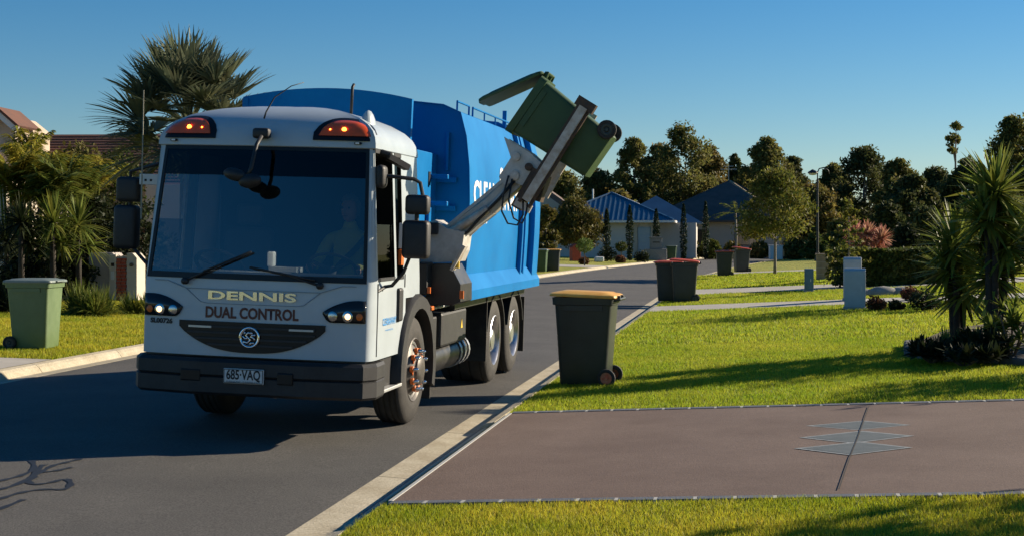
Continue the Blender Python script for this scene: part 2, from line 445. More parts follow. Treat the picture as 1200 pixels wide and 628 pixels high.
pts = [(1018, 478), (1012, 495), (1005, 515), (997, 535), (990, 555), (983, 576)]
for a, b in zip(pts, pts[1:]):
    pa, pb = on_drive(*a, .0175), on_drive(*b, .0175); w = Vector((.0045, 0, 0))
    bm.faces.new([bm.verts.new(p) for p in (pa - w, pb - w, pb + w, pa + w)])
obj('sawn_joint', bm, 'joint', drv)

# bitumen crack sealing on the asphalt
road_ = bpy.data.objects['road']
for strand in ([(-30, 572), (0, 564), (24, 558), (40, 550), (37, 540)], [(-30, 580), (0, 574), (20, 568), (47, 554), (63, 546), (79, 542), (95, 538)],
               [(-30, 590), (0, 585), (24, 578), (51, 574), (75, 574), (83, 568), (77, 562), (59, 566), (40, 568), (34, 564), (43, 558)], [(-30, 606), (0, 597), (28, 586)], [(47, 554), (66, 552), (84, 548)], [(20, 568), (34, 563), (43, 552), (52, 545)]):
    P = [hit(*q) for q in strand]; Q = []
    for i in range(len(P) - 1):                      # smooth the run
        p0, p1, p2, p3 = P[max(0, i-1)], P[i], P[i+1], P[min(len(P)-1, i+2)]
        for k in range(4):
            f = k / 4; Q.append(.5 * ((2*p1) + (p2-p0)*f + (2*p0-5*p1+4*p2-p3)*f*f + (3*p1-p0-3*p2+p3)*f**3))
    Q.append(P[-1]); bm = NB(); prev = None
    for i, q in enumerate(Q):
        d_ = (Q[min(i+1, len(Q)-1)] - Q[max(0, i-1)]); d_.z = 0; d_.normalize(); w_ = Vector((-d_.y, d_.x, 0)) * (.022 + .008 * math.sin(i * 1.7))
        z_ = gz(q.x, q.y) + .0085; cur = (bm.verts.new((q.x - w_.x, q.y - w_.y, z_)), bm.verts.new((q.x + w_.x, q.y + w_.y, z_)))
        if prev: bm.faces.new((prev[0], cur[0], cur[1], prev[1]))
        prev = cur
    for f in bm.faces:
        f.normal_update()
        if f.normal.z < 0: f.normal_flip()
    obj('crack_seal', bm, 'bitumen', road_)
# paths crossing the right-hand verge further on, and the neighbours' drives on the left
PATHS = []
def rpath(name, s0, s1, d0=B0, d1=14., m='path', lift=.012):
    PATHS.append((s0, s1, d0, d1)); return struct(sheet(name, m, [s0, s1], [d0, 2, 4, 7, 10, 12.44, d1] if d1 > 12.5 else [d0, d1], lift))
for px, py0, py1, nm in ((830, 363, 357, 'path_near'), (880, 343, 337, 'path_middle')):
    a = hit(px, py0); b = hit(px, py1)
    rpath(nm, xy_to_sd(a.x, a.y)[0], xy_to_sd(b.x, b.y)[0])
rpath('path_far', 61, 63.5)
struct(sheet('drive_left_near', 'path', [14.5, 18.6], [-(WID + 14), -(WID + 6), -(WID + B0)], .012))
struct(sheet('drive_left_far', 'path', [73, 77.5], [-(WID + 20), -(WID + 6), -(WID + B0)], .012))

# ------------------------------------------------------------------ grass blades on the near lawns
def blades(name, parent, region, dens, hgt, wid, m='blade'):
    s0, s1, d0, d1 = region; n = int(dens * (s1 - s0) * (d1 - d0))
    S = RNG.uniform(s0, s1, n); D = RNG.uniform(d0, d1, n)
    t = TAN0; L = math.hypot(1, t)
    X = -1.35 + TAN0 * (S - 8.67) + D / L; Y = S - D * t / L
    e = D - B0
    if d0 >= 0: Z = KH + .045 * np.minimum(e, 12) + .008 * np.maximum(0, e - 12)
    else:
        e = -D - WID - B0; Z = KH + .022 * np.minimum(e, 12) + .006 * np.maximum(0, e - 12)
    keep = (np.abs(X) < Y * .375) & (Y > 6)
    if d0 >= 0: keep &= ~((S > DS0 - .11) & (S < DS1 + .12))
    for (a, b, c_, d_) in PATHS:
        keep &= ~((S > a) & (S < b) & (D > c_))
    X, Y, Z = X[keep], Y[keep], Z[keep]; n = len(X)
    pat = .75 + .5 * (np.sin(X * 3.1 + Y * 1.7) * np.sin(X * 1.3 - Y * 2.9) * .5 + .5)
    h = hgt * RNG.uniform(.45, 1.25, n) * pat; az = RNG.uniform(0, 2 * np.pi, n); ln = RNG.uniform(.15, .9, n) * h
    la = RNG.uniform(0, 2 * np.pi, n); w = wid * RNG.uniform(.7, 1.3, n)
    cx, sx = np.cos(az) * w, np.sin(az) * w
    V = np.empty((n, 3, 3), np.float32)
    V[:, 0] = np.stack([X - cx, Y - sx, Z - .004], 1); V[:, 1] = np.stack([X + cx, Y + sx, Z - .004], 1)
    V[:, 2] = np.stack([X + np.cos(la) * ln, Y + np.sin(la) * ln, Z + h], 1)
    o = raw(name, V.reshape(-1, 3), np.arange(3 * n), 3, m, parent); stuff(o); return o
blades('grass_blades', lawn_r, (6, DS0 - .09, B0 + .02, 6.5), 9500, .032, .0035)
blades('grass_blades', lawn_r, (DS1 + .1, 22, B0 + .02, 8.5), 3800, .035, .005, 'blade_green')
blades('grass_blades', lawn_r, (22, 42, B0 + .02, 10), 800, .05, .009, 'blade_green')
blades('grass_blades', lawn_r, (42, 60, B0 + .02, 12), 260, .06, .02, 'blade_green')
blades('grass_blades', lawn_l, (42, 60, -(WID + 9), -(WID + B0 + .02)), 260, .06, .02)
blades('grass_blades', lawn_l, (18.6, 36, -(WID + 7), -(WID + B0 + .02)), 1500, .05, .008)

# ------------------------------------------------------------------ garbage truck
YAW, ROLL = R(10.3), math.atan(.03)
TM = Matrix.Translation((-1.9514, 13.8842, .0549)) @ Matrix.Rotation(-YAW, 4, 'Z') @ Matrix.Rotation(ROLL, 4, 'Y')
TMI = TM.inverted()
def TP(px, py, axis, val):
    """photo pixel -> truck coordinates on the plane axis = val"""
    c = TMI @ Vector((0, 0, H)); d = TMI.to_3x3() @ Vector(((px - CX) / F, 1, -(py - HY) / F))
    return c + d * ((val - c[axis]) / d[axis])
truck = thing('garbage_truck', 'white cab and bright blue side loading garbage truck driving along the road', 'garbage truck')
truck.matrix_world = TM
T = truck
# cab shell: plan outline lofted over heights
CB, CBELT, CHEAD = .71, 1.375, 2.50
def yfront(z):                       # front face at the centre line
    return -1.62 + (0 if z < 1.3 else .19 * (z - 1.3) / 1.2)
def hwid(z): return 1.035 - (0 if z < 1.3 else .065 * (z - 1.3) / 1.2)
XW = .975
def front_y(x, z):
    return yfront(z) + .075 * (abs(x) / 1.0) ** 2.2
XF = [XW, .80, .6, .4, .2, 0, -.2, -.4, -.6, -.80, -XW]
SY = [.10, -.42, -.50, -.735, -.80, -1.36]
def outline(z):
    h = hwid(z); k = h / 1.035
    pts = [(h, y) for y in SY]
    yc = front_y(XW, z)              # rounded corner between side and screen edge
    for a in (20, 45, 70):
        pts.append((h - (h - XW*k) * (1 - math.cos(R(a))) * 1.0, -1.36 + (yc + 1.36) * math.sin(R(a))))
    pts += [(x * k, front_y(x, z)) for x in XF]
    right = pts[:len(SY) + 3]
    return pts + [(-x, y) for x, y in right[::-1]]
NP = len(outline(1.0))
iF0 = len(SY) + 3                    # first front index
ZR = [CB, .80, 1.0, 1.2, CBELT, CHEAD]
def P3(z): return [Vector((x, y, z)) for x, y in outline(z)]
bm = NB(); rows = [[bm.verts.new(p) for p in P3(z)] for z in ZR]
nsegs = NP - 1
def side_open(j):
    jj = j if j < NP // 2 else NP - 2 - j
    return jj in (2, 4)              # between SY[2..3] (quarter light) and SY[4..5] (door glass)
for r in range(len(ZR) - 1):
    for j in range(nsegs):
        if r == len(ZR) - 2 and (iF0 <= j < iF0 + len(XF) - 1 or side_open(j)): continue
        if ZR[r] < 1.19 and (j == 0 or j == nsegs - 1): continue       # wheel arch cut
        bm.faces.new((rows[r][j], rows[r][j+1], rows[r+1][j+1], rows[r+1][j]))
for r in range(3, len(ZR) - 1): bm.faces.new((rows[r][-1], rows[r][0], rows[r+1][0], rows[r+1][-1]))
# roof dome
top = P3(CHEAD); prev = rows[-1]
cen = Vector((0, -.72, 0))
def dome_pt(p, t, zb=2.50, zh=.40):
    k = (1 - t ** 2.6) ** (1 / 2.1)
    ky = (1 - t ** 2.2) ** (1 / 1.9)
    return Vector((p.x * k, cen.y + (p.y - cen.y) * ky, zb + zh * t))
def bulge(p): return Vector((p.x * 1.012, p.y + (-.02 if p.y < -1 else 0), 0))
tb = [bulge(p) for p in top]
for t in (.02, .12, .25, .4, .55, .7, .8, .88, .94, .98):
    cur = [bm.verts.new(dome_pt(p, t)) for p in tb]
    for j in range(nsegs): bm.faces.new((prev[j], prev[j+1], cur[j+1], cur[j]))
    bm.faces.new((prev[-1], prev[0], cur[0], cur[-1])); prev = cur
bm.faces.new(prev)
bmesh.ops.recalc_face_normals(bm, faces=bm.faces[:])
cab = obj('cab', bm, 'white_paint', T, True, 35)
# inner lining so that the cab reads dark inside
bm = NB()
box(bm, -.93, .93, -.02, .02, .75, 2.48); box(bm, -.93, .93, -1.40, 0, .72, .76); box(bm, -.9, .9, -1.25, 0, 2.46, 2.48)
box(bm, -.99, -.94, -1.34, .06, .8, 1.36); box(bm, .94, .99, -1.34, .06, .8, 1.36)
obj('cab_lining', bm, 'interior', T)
# windscreen, its seal and tinted sun band
def screen_grid(z0, z1, off, nz=6, x0=-XW, x1=XW, nx=20):
    bm = NB(); g = []
    for i in range(nz + 1):
        z = z0 + (z1 - z0) * i / nz; k = hwid(z) / 1.035; row = []
        for j in range(nx + 1):
            x = x0 + (x1 - x0) * j / nx; row.append(bm.verts.new((x * k, front_y(x, z) + off, z)))
        g.append(row)
    for a, b in zip(g, g[1:]):
        for j in range(nx): bm.faces.new((a[j], a[j+1], b[j+1], b[j]))
    return bm
obj('windscreen', screen_grid(CBELT, CHEAD, .004), 'windscreen', T, True)
obj('sun_band', screen_grid(2.25, CHEAD, -.003), 'sun_band', T, True)
bm = NB()
def ribbon(bm, x0, x1, z0, z1, off=-.006, th=.02, n=14):
    vs_ = []
    for i in range(n + 1):
        f = i / n; q = []
        for (x, z) in ((x0 + (x1-x0)*f, z0), (x0 + (x1-x0)*f, z1)):
            k = hwid(z) / 1.035
            q += [bm.verts.new((x * k, front_y(x, z) + off, z)), bm.verts.new((x * k, front_y(x, z) + off + th, z))]
        vs_.append(q)
    for a, b in zip(vs_, vs_[1:]):
        bm.faces.new((a[0], b[0], b[2], a[2])); bm.faces.new((a[1], a[3], b[3], b[1])); bm.faces.new((a[0], a[1], b[1], b[0])); bm.faces.new((a[2], b[2], b[3], a[3]))
    bm.faces.new((vs_[0][0], vs_[0][2], vs_[0][3], vs_[0][1])); bm.faces.new((vs_[-1][0], vs_[-1][1], vs_[-1][3], vs_[-1][2]))
ribbon(bm, -.985, .985, CHEAD - .03, CHEAD + .01); ribbon(bm, -.985, .985, CBELT - .015, CBELT + .035)
ribbon(bm, -.985, -.955, CBELT + .035, CHEAD - .03, n=2); ribbon(bm, .955, .985, CBELT + .035, CHEAD - .03, n=2)
obj('windscreen_seal', bm, 'black_gloss', T)
# side windows on both sides
for sg in (1, -1):
    for nm, ya, yb, z0, z1 in (('door_window', -1.36, -.80, CBELT, 1.86), ('quarter_window', -.735, -.50, CBELT, CHEAD)):
        bm = NB(); x = sg
        bm.faces.new([bm.verts.new(v) for v in ((sg*(hwid(z0)-.02), ya, z0), (sg*(hwid(z0)-.02), yb, z0), (sg*(hwid(z1)-.02), yb, z1), (sg*(hwid(z1)-.02), ya, z1))])
        obj(nm, bm, 'cab_window', T)
    for ya, yb in ((-1.36, -.80), (-.735, -.50)):
        for z in (CBELT, CHEAD - .03):
            bm = NB(); box(bm, sg*hwid(z) - .018, sg*hwid(z) + .004, ya, yb, z, z + .03); obj('window_seal', bm, 'black_plastic', T)
    X = sg * (1.035 + .003)                                            # door shut line and handle
    for (y0, z0, y1, z1) in ((-1.375, .74, -1.375, 1.36), (-.47, 1.30, -.47, 1.42)):
        bm = NB(); box(bm, X - .004, X + .002, y0, y0 + .009, z0, z1); obj('door_gap', bm, 'black_plastic', T)
    bm = NB(); box(bm, sg*1.035 - .02, sg*1.035 + .03, -.735, -.60, 1.00, 1.30, .02)
    obj('door_handle', bm, 'black_plastic', T)
# front trims that follow the curved face
def patch(fx0, fx1, top, bot, n, off, th, m, name, parent=T, sm=False):
    bm = NB(); L = []
    for i in range(n + 1):
        x = fx0 + (fx1 - fx0) * i / n; q = []
        for z in (bot(x), top(x)):
            q += [bm.verts.new((x, front_y(x, z) - off, z)), bm.verts.new((x, front_y(x, z) - off + th, z))]
        L.append(q)
    for a, b in zip(L, L[1:]):
        bm.faces.new((a[0], b[0], b[2], a[2])); bm.faces.new((a[1], a[3], b[3], b[1])); bm.faces.new((a[0], a[1], b[1], b[0])); bm.faces.new((a[2], b[2], b[3], a[3]))
    bm.faces.new((L[0][0], L[0][2], L[0][3], L[0][1])); bm.faces.new((L[-1][0], L[-1][1], L[-1][3], L[-1][2]))
    return obj(name, bm, m, parent, sm)
def fmap(x0, z0, off=.006, slope=0.0):
    def fn(u, v, w):
        x = x0 + u; z = z0 + v + slope * u
        return (x, front_y(x, z) - off - w, z)
    return fn
# grille: wide smile shape
def gtop(x): return 1.003 - .0 * x
def gbot(x):
    a = abs(x) / .65
    return .745 + .20 * a ** 2.6 if a < .93 else .745 + .20 * .93 ** 2.6 + (a - .93) * .6
grille = patch(-.65, .65, gtop, gbot, 28, .012, .03, 'black_gloss', 'grille')
for i, z in enumerate((.80, .85, .90, .95)):
    w = .38 if i == 0 else .50 if i == 1 else .57
    patch(-w, w, lambda x: z + .018, lambda x: z, 14, .026, .02, 'black_plastic', 'grille_slat', grille)
for sx in (-1, 1): patch(sx*.45 - .105, sx*.45 + .105, lambda x: .964, lambda x: .947, 4, .030, .01, 'grille_silver', 'grille_trim', grille)
bm = NB(); M_ = Matrix.Translation((.0, front_y(0, .88) - .03, .88)) @ Matrix.Rotation(R(90), 4, 'X')
lathe(bm, [(.070, 0), (.078, .008), (.088, .008), (.092, 0)], 28, M_)
emb = obj('emblem', bm, 'chrome', grille, True)
bm = NB()                                                              # the winged swirl inside the ring
for arc in ([(-.05, -.035), (-.015, -.045), (.012, -.02), (-.01, .0), (-.03, .015), (-.01, .04), (.03, .035)],
            [(.05, -.02), (.035, .0), (.01, .005), (.03, .02), (.055, .02)], [(-.055, .01), (-.035, -.01), (-.015, -.005)], [(.0, -.06), (.02, -.045), (.045, -.045)], [(-.035, .045), (-.045, .03)]):
    tube(bm, [(a, front_y(0, .88) - .034, .88 + b) for a, b in arc], .0085, 6)
obj('emblem_figure', bm, 'chrome', emb, True)
# headlights
for sg in (-1, 1):
    xa, xb = (.625, .985)
    def ht(x): a = (abs(x) - xa) / (xb - xa); return 1.105 + .115 * math.sin(min(1, a * 1.05 + .03) * 1.75) ** .8
    def hb(x): a = (abs(x) - xa) / (xb - xa); return 1.105 - .075 * min(1, (a / .18)) ** .5 if a < .18 else 1.03
    hl = patch(sg*xa, sg*xb, ht, hb, 12, .016, .03, 'lens_dark', 'headlight', T, True)
    for (x, r, nm, m) in ((.71, .042, 'headlight_reflector', 'reflector'), (.835, .048, 'headlight_reflector', 'reflector'), (.84, .026, 'headlight_bulb', 'lamp_glow'), (.935, .03, 'indicator_lens', 'orange_plastic')):
        bm = NB(); z = 1.085; y = front_y(x, z) - .018 - (.006 if 'bulb' in nm else 0)
        lathe(bm, [(r, 0), (r*.8, .004), (r*.45, .006), (.001, .007)], 20, Matrix.Translation((sg*x, y, z)) @ Matrix.Rotation(R(90), 4, 'X'))
        obj(nm, bm, m, hl, True)
# lettering on the front
text('badge_letters', 'DENNIS', .098, 'gold_chrome', fmap(.0, 1.222, .008), T, sx=2.30, extrude=.006, weight=.003)
text('front_lettering', 'DUAL CONTROL', .128, 'text_brown', fmap(.0, 1.075, .004), T, sx=.84, weight=.0045)
text('fleet_number', 'SL00726', .055, 'text_black', fmap(-.825, .985, .004), T, sx=1.12, weight=.003)
# crease lines of the nose, groove shade painted on as thin grey bars
bm = NB()
def crease(pts):
    for (x0, z0), (x1, z1) in zip(pts, pts[1:]):
        for i in range(5):
            a = i / 5; b = (i + 1) / 5
            xa, za, xb, zb = x0 + (x1-x0)*a, z0 + (z1-z0)*a, x0 + (x1-x0)*b, z0 + (z1-z0)*b
            beam(bm, (xa, front_y(xa, za) - .001, za), (xb, front_y(xb, zb) - .001, zb), .006, .006, (0, 1, 0))
crease([(-.90, 1.335), (-.78, 1.335), (-.60, 1.275), (.60, 1.275), (.78, 1.335), (.90, 1.335)])
crease([(-.60, 1.275), (-.46, 1.165), (-.40, 1.155), (.40, 1.155), (.46, 1.165), (.60, 1.275)])
obj('nose_crease', bm, 'crease_shade', T)
# bumper
bm = NB()
prof = [(-1.045, -1.16), (-1.06, -1.46), (-.98, -1.60), (-.5, -1.685), (.5, -1.685), (.98, -1.60), (1.06, -1.46), (1.045, -1.16)]
rows = []
for z, k in ((.385, 0), (.41, .03), (.535, .03), (.545, .012), (.56, .03), (.665, .03), (.69, .0)):
    rows.append([bm.verts.new((x * (1 + .02 * k / .03), y - k, z)) for x, y in prof])
for a, b in zip(rows, rows[1:]):
    for j in range(len(prof) - 1): bm.faces.new((a[j], a[j+1], b[j+1], b[j]))
bm.faces.new(rows[-1]); bm.faces.new(rows[0][::-1]); bmesh.ops.recalc_face_normals(bm, faces=bm.faces[:])
bump_ = obj('bumper', bm, 'black_plastic', T)
bm = NB(); box(bm, -.98, .98, -1.52, -1.2, .68, .73); obj('bumper_gap', bm, 'black_paint', T)
bm = NB(); box(bm, .28, .42, -1.730, -1.70, .50, .60, .01); obj('bumper_slot', bm, 'black_gloss', bump_)
bm = NB(); box(bm, -.58, -.40, -1.722, -1.70, .50, .60, .01); obj('bumper_slot', bm, 'black_gloss', bump_)
for x in (-.99, 1.0):
    bm = NB(); lathe(bm, [(.016, 0), (.010, .008), (.001, .009)], 10, Matrix.Translation((x * .985, -1.622, .45)) @ Matrix.Rotation(R(90), 4, 'X')); obj('bumper_bolt', bm, 'galv', bump_)
bm = NB(); box(bm, -.185, .170, -1.745, -1.725, .497, .622, .006)
plate = obj('number_plate', bm, 'plate_white', T)
bm = NB()
for (x0, x1, z0, z1) in ((-.178, .163, .612, .617), (-.178, .163, .502, .507), (-.180, -.175, .502, .617), (.160, .165, .502, .617)): box(bm, x0, x1, -1.748, -1.744, z0, z1)
obj('plate_border', bm, 'text_black', plate)
text('plate_number', '685·VAQ', .112, 'text_black', lambda u, v, w: (-.007 + u, -1.7475, .568 + v), plate, sx=.70, weight=.003)
text('plate_motto', 'QUEENSLAND - SUNSHINE STATE', .018, 'text_black', lambda u, v, w: (-.007 + u, -1.7475, .513 + v), plate, sx=1.1)
# wipers
for (a, b, c_) in (((-.60, 1.335), (-.25, 1.50), (-.02, 1.60)), ((.60, 1.335), (.30, 1.42), (-.02, 1.47))):
    bm = NB(); A, B, C = (Vector((p[0], front_y(p[0], p[1]) - .035, p[1])) for p in (a, b, c_))
    tube(bm, [A, B], .013, 6, .008); tube(bm, [B - (C - B) * .8, C], .010, 6)
    lathe(bm, [(.03, -.02), (.03, .015), (.001, .02)], 10, Matrix.Translation(A) @ Matrix.Rotation(R(90), 4, 'X'))
    obj('wiper', bm, 'black_plastic', T, True)
# beacons set into the roof corners
def roof_front_pt(x, z):
    t = min(.96, max(0, (z - 2.50) / .40)); ky = (1 - t ** 2.2) ** (1 / 1.9); k = (1 - t ** 2.6) ** (1 / 2.1)
    h = hwid(2.5) * 1.012
    xo = min(h, abs(x) / max(.2, k))
    if xo <= XW * .93: yo = front_y(xo, 2.5) - .02
    else:
        a = min(1, (xo - XW * .93) / (h - XW * .93 + 1e-6)); yc = front_y(XW, 2.5) - .02
        yo = yc + (-1.30 - yc) * a ** 2
    return cen.y + (yo - cen.y) * ky
def roof_patch(x0, x1, top, bot, off, m, name, parent, n=18, nz=5):
    bm = NB(); g = []
    for j in range(nz + 1):
        r = []
        for i in range(n + 1):
            x = x0 + (x1 - x0) * i / n; z = bot(x) + (top(x) - bot(x)) * j / nz
            r.append((x, roof_front_pt(x, z), z))
        g.append(r)
    A = [[bm.verts.new((p[0], p[1] - off, p[2])) for p in r] for r in g]
    B = [[bm.verts.new((p[0], p[1] + .03, p[2])) for p in r] for r in g]
    for j in range(nz):
        for i in range(n):
            bm.faces.new((A[j][i], A[j][i+1], A[j+1][i+1], A[j+1][i])); bm.faces.new((B[j][i], B[j+1][i], B[j+1][i+1], B[j][i+1]))
    for i in range(n):
        bm.faces.new((A[0][i+1], A[0][i], B[0][i], B[0][i+1])); bm.faces.new((A[nz][i], A[nz][i+1], B[nz][i+1], B[nz][i]))
    for j in range(nz):
        bm.faces.new((A[j][0], A[j+1][0], B[j+1][0], B[j][0])); bm.faces.new((A[j+1][n], A[j][n], B[j][n], B[j+1][n]))
    bmesh.ops.remove_doubles(bm, verts=bm.verts[:], dist=1e-5); bmesh.ops.recalc_face_normals(bm, faces=bm.faces[:])
    return obj(name, bm, m, parent, True, 40)
for sg in (-1, 1):
    xi, xo = .44, .955
    tp = lambda x: 2.60 + .175 * max(.02, 1 - abs((abs(x) - .66) / .30) ** 2.6) if abs(x) > .44 else 2.60
    def tpb(x):
        a = abs(x); e = (a - .66) / (.30 if a > .66 else .225)
        return 2.595 + .165 * max(.0, 1 - abs(e) ** 2.4) ** .6
    tray = roof_patch(sg*xi, sg*xo, lambda x: tpb(x) + .012, lambda x: 2.565, .010, 'black_gloss', 'beacon_tray', T)
    def tl(x):
        a = abs(x); e = (a - .68) / (.255 if a > .68 else .19)
        return 2.607 + .140 * max(.0, 1 - abs(e) ** 2.4) ** .6
    lens = roof_patch(sg*(.49), sg*(.935), tl, lambda x: 2.606, .022, 'amber_lens', 'beacon_lens', tray)
    for xg, rr in ((.70, .022), (.58, .008)):
        bm = NB(); z = 2.66; y = roof_front_pt(xg, z) - .024
        lathe(bm, [(rr, 0), (rr * .7, .006), (.001, .008)], 14, Matrix.Translation((sg * xg, y, z)) @ Matrix.Rotation(R(90), 4, 'X'))
        obj('beacon_bulb', bm, 'beacon_glow', tray)
    bm = NB(); x = sg * .83; box(bm, x - .03, x + .03, roof_front_pt(.83, 2.545) - .02, roof_front_pt(.83, 2.545) + .02, 2.535, 2.555, .006)
    mk = obj('marker_light', bm, 'black_gloss', T)
    bm = NB(); box(bm, x - .016, x + .016, roof_front_pt(.83, 2.545) - .028, roof_front_pt(.83, 2.545) - .02, 2.538, 2.552); obj('marker_lens', bm, 'text_white', mk)
# centre mirror on its arm
bm = NB(); box(bm, -.075, .075, -1.53, -1.44, 2.565, 2.655, .025, 3); fm = obj('front_mirror', bm, 'black_plastic', T, True, 40)
bm = NB(); tube(bm, [(.02, -1.55, 2.58), (.02, -1.66, 2.50), (.0, -1.72, 2.30), (-.02, -1.74, 2.24)], .018, 8); obj('mirror_arm', bm, 'black_plastic', fm, True)
bm = NB()
for (cx, cz, a, b, rot) in ((-.13, 2.245, .105, .055, 12), (.0, 2.195, .10, .062, -8)):
    M_ = Matrix.Translation((cx, -1.74, cz)) @ Matrix.Rotation(R(rot), 4, 'Y') @ Matrix.Diagonal((a, .06, b, 1))
    bmesh.ops.create_icosphere(bm, subdivisions=3, radius=1, matrix=M_)
obj('mirror_head', bm, 'black_plastic', fm, True)
# aerials and roof fin
bm = NB(); tube(bm, [(.0, -1.44, 2.74), (.01, -1.42, 2.80), (.06, -1.36, 2.93), (.17, -1.25, 3.04), (.26, -1.18, 3.08)], .008, 6, .003); obj('aerial', bm, 'black_plastic', T, True)
bm = NB(); tube(bm, [(.52, -.6, 2.82), (.52, -.58, 3.10), (.525, -.55, 3.13)], .014, 6); obj('aerial', bm, 'black_plastic', T, True)
bm = NB(); M_ = Matrix.Translation((.80, -1.0, 2.73))
lathe(bm, [(.085, 0), (.075, .05), (.055, .09), (.03, .12), (.001, .13)], 14, M_ @ Matrix.Diagonal((.75, 1.3, 1, 1))); obj('roof_fin', bm, 'white_paint', T, True)
bm = NB(); tube(bm, [(-1.14, -1.35, 1.85), (-1.15, -1.35, 2.98)], .008, 6, .004); obj('aerial', bm, 'stem_pale', T)
# mirrors, kerb side
Y0 = -1.22
def tz(px, py, y=Y0): return TP(px, py, 1, y)
m0, m1 = tz(474, 228), tz(501, 252); n0, n1 = tz(471, 258), tz(501, 304)
bm = NB(); box(bm, m0.x, m1.x, Y0, Y0 + .13, m1.z, m0.z, .035, 3); sm = obj('side_mirror', bm, 'black_plastic', T, True, 40)
bm = NB(); box(bm, n0.x, n1.x, Y0 - .02, Y0 + .13, n1.z, n0.z, .04, 3); obj('mirror_housing', bm, 'black_plastic', sm, True, 40)
bm = NB(); kz = tz(449, 206, -1.30)
tube(bm, [(.97, -1.30, kz.z), (1.10, -1.26, kz.z - .005), (1.27, -1.17, kz.z - .02), (m1.x - .09, Y0 + .07, kz.z - .05), (m1.x - .06, Y0 + .07, m0.z - .02)], .017, 8)
tube(bm, [(m0.x + .10, Y0 + .06, m1.z - .08), (m0.x + .10, Y0 + .06, m1.z + .04)], .02, 8)
box(bm, .975, 1.06, -1.38, -1.22, kz.z - .11, kz.z + .09, .04, 3)
obj('mirror_arm', bm, 'black_plastic', sm, True, 40)
bm = NB(); tube(bm, [(n0.x + .07, Y0 + .05, n1.z + .03), (n0.x + .02, Y0 + .03, n1.z - .12), (1.10, -1.16, 1.34), (1.05, -1.20, 1.33), (1.02, -1.36, 1.29)], .016, 8)
obj('mirror_arm', bm, 'black_plastic', sm, True, 40)
# mirrors, far side
m0, m1 = tz(135, 207), tz(161, 237); n0, n1 = tz(133, 240), tz(158, 292)
bm = NB(); box(bm, m0.x, m1.x, Y0, Y0 + .13, m1.z, m0.z, .035, 3); sm = obj('side_mirror', bm, 'black_plastic', T, True, 40)
bm = NB(); box(bm, n0.x, n1.x, Y0 - .02, Y0 + .13, n1.z, n0.z, .04, 3); obj('mirror_housing', bm, 'black_plastic', sm, True, 40)
bm = NB(); tube(bm, [(n1.x - .06, Y0 + .05, n1.z + .03), (-1.10, Y0, 1.42), (-1.00, Y0 - .02, 1.38)], .016, 8); obj('mirror_arm', bm, 'black_plastic', sm, True, 40)
bm = NB(); tube(bm, [(m1.x - .1, Y0 + .06, m1.z - .05), (m1.x - .1, Y0 + .06, m0.z + .05), (-.98, Y0, m0.z + .14)], .016, 8)
obj('mirror_arm', bm, 'black_plastic', sm, True, 40)
a, b = tz(164, 204, -1.3), tz(184, 217, -1.3)
bm = NB(); box(bm, a.x, b.x + .03, -1.31, -1.29, b.z, a.z, .004); cb = obj('side_plate', bm, 'plate_white', T)
for dx in (.05, .10):
    bm = NB(); box(bm, a.x + dx, a.x + dx + .02, -1.314, -1.309, b.z + .03, b.z + .05); obj('plate_mark', bm, 'text_black', cb)
# camera lamp over the door
a = TP(456, 183, 1, -1.15); b = TP(481, 197, 1, -1.05)
bm = NB(); beam(bm, (1.04, -1.20, a.z - .01), (1.18, -1.06, b.z), .09, .05); tube(bm, [(.96, -1.18, a.z + .03), (1.06, -1.18, a.z)], .03, 8); obj('work_light', bm, 'black_plastic', T)
# repeater light on the pillar
bm = NB(); box(bm, 1.0, 1.033, -.60, -.51, 1.50, 1.64, .005); obj('side_repeater', bm, 'orange_plastic', T)
bm = NB(); box(bm, 1.0, 1.033, -.60, -.51, 1.65, 1.88, .005); obj('pillar_sticker', bm, 'text_white', T)
text('door_lettering', 'CLEANAWAY', .085, 'text_blue', lambda u, v, w: (1.040, -.98 + u, 1.02 + v), T, sx=.85, weight=.002)
text('door_small_print', 'www.cleanaway.com.au', .03, 'text_blue', lambda u, v, w: (1.040, -.98 + u, .95 + v), T, sx=.9)
# entry step and lower side
bm = NB(); box(bm, .80, 1.05, -1.42, -.52, .405, .435, .006); obj('entry_step', bm, 'galv', T)
for sg in (1, -1):
    bm = NB(); box(bm, *sorted((sg*.70, sg*.985)), -1.40, -.60, .44, .72); obj('step_well', bm, 'black_plastic', T)
# front wheel arches
for sg in (-1, 1):
    bm = NB(); n = 16; L = []
    for i in range(n + 1):
        a = R(186 - 206 * i / n); r0, r1 = .565, .70
        if sg: pass
        cy, cz = .02, .52
        q = []
        for rr, x in ((r0, sg*.72), (r1, sg*.72), (r1 + .005, sg*1.035), (r1 - .02, sg*1.075), (r0, sg*1.075)):
            yy = cy + rr * math.cos(a); zz = cz + rr * math.sin(a)
            q.append(bm.verts.new((x, yy, zz)))
        L.append(q)
    for p, q in zip(L, L[1:]):
        for j in range(5): bm.faces.new((p[j], p[(j+1)%5], q[(j+1)%5], q[j]))
    bm.faces.new(L[0]); bm.faces.new(L[-1][::-1]); bmesh.ops.recalc_face_normals(bm, faces=bm.faces[:])
    ar = obj('front_mudguard', bm, 'black_plastic', T, True, 40)
    bm = NB(); box(bm, sg*1.07 - .02, sg*1.07 + .02, .40, .50, 1.045, 1.085, .008); obj('side_marker', bm, 'orange_plastic', ar)
    bm = NB(); box(bm, sg*.90 - .13, sg*.90 + .13, .66, .68, .16, .62); obj('mud_flap', bm, 'rubber', ar)
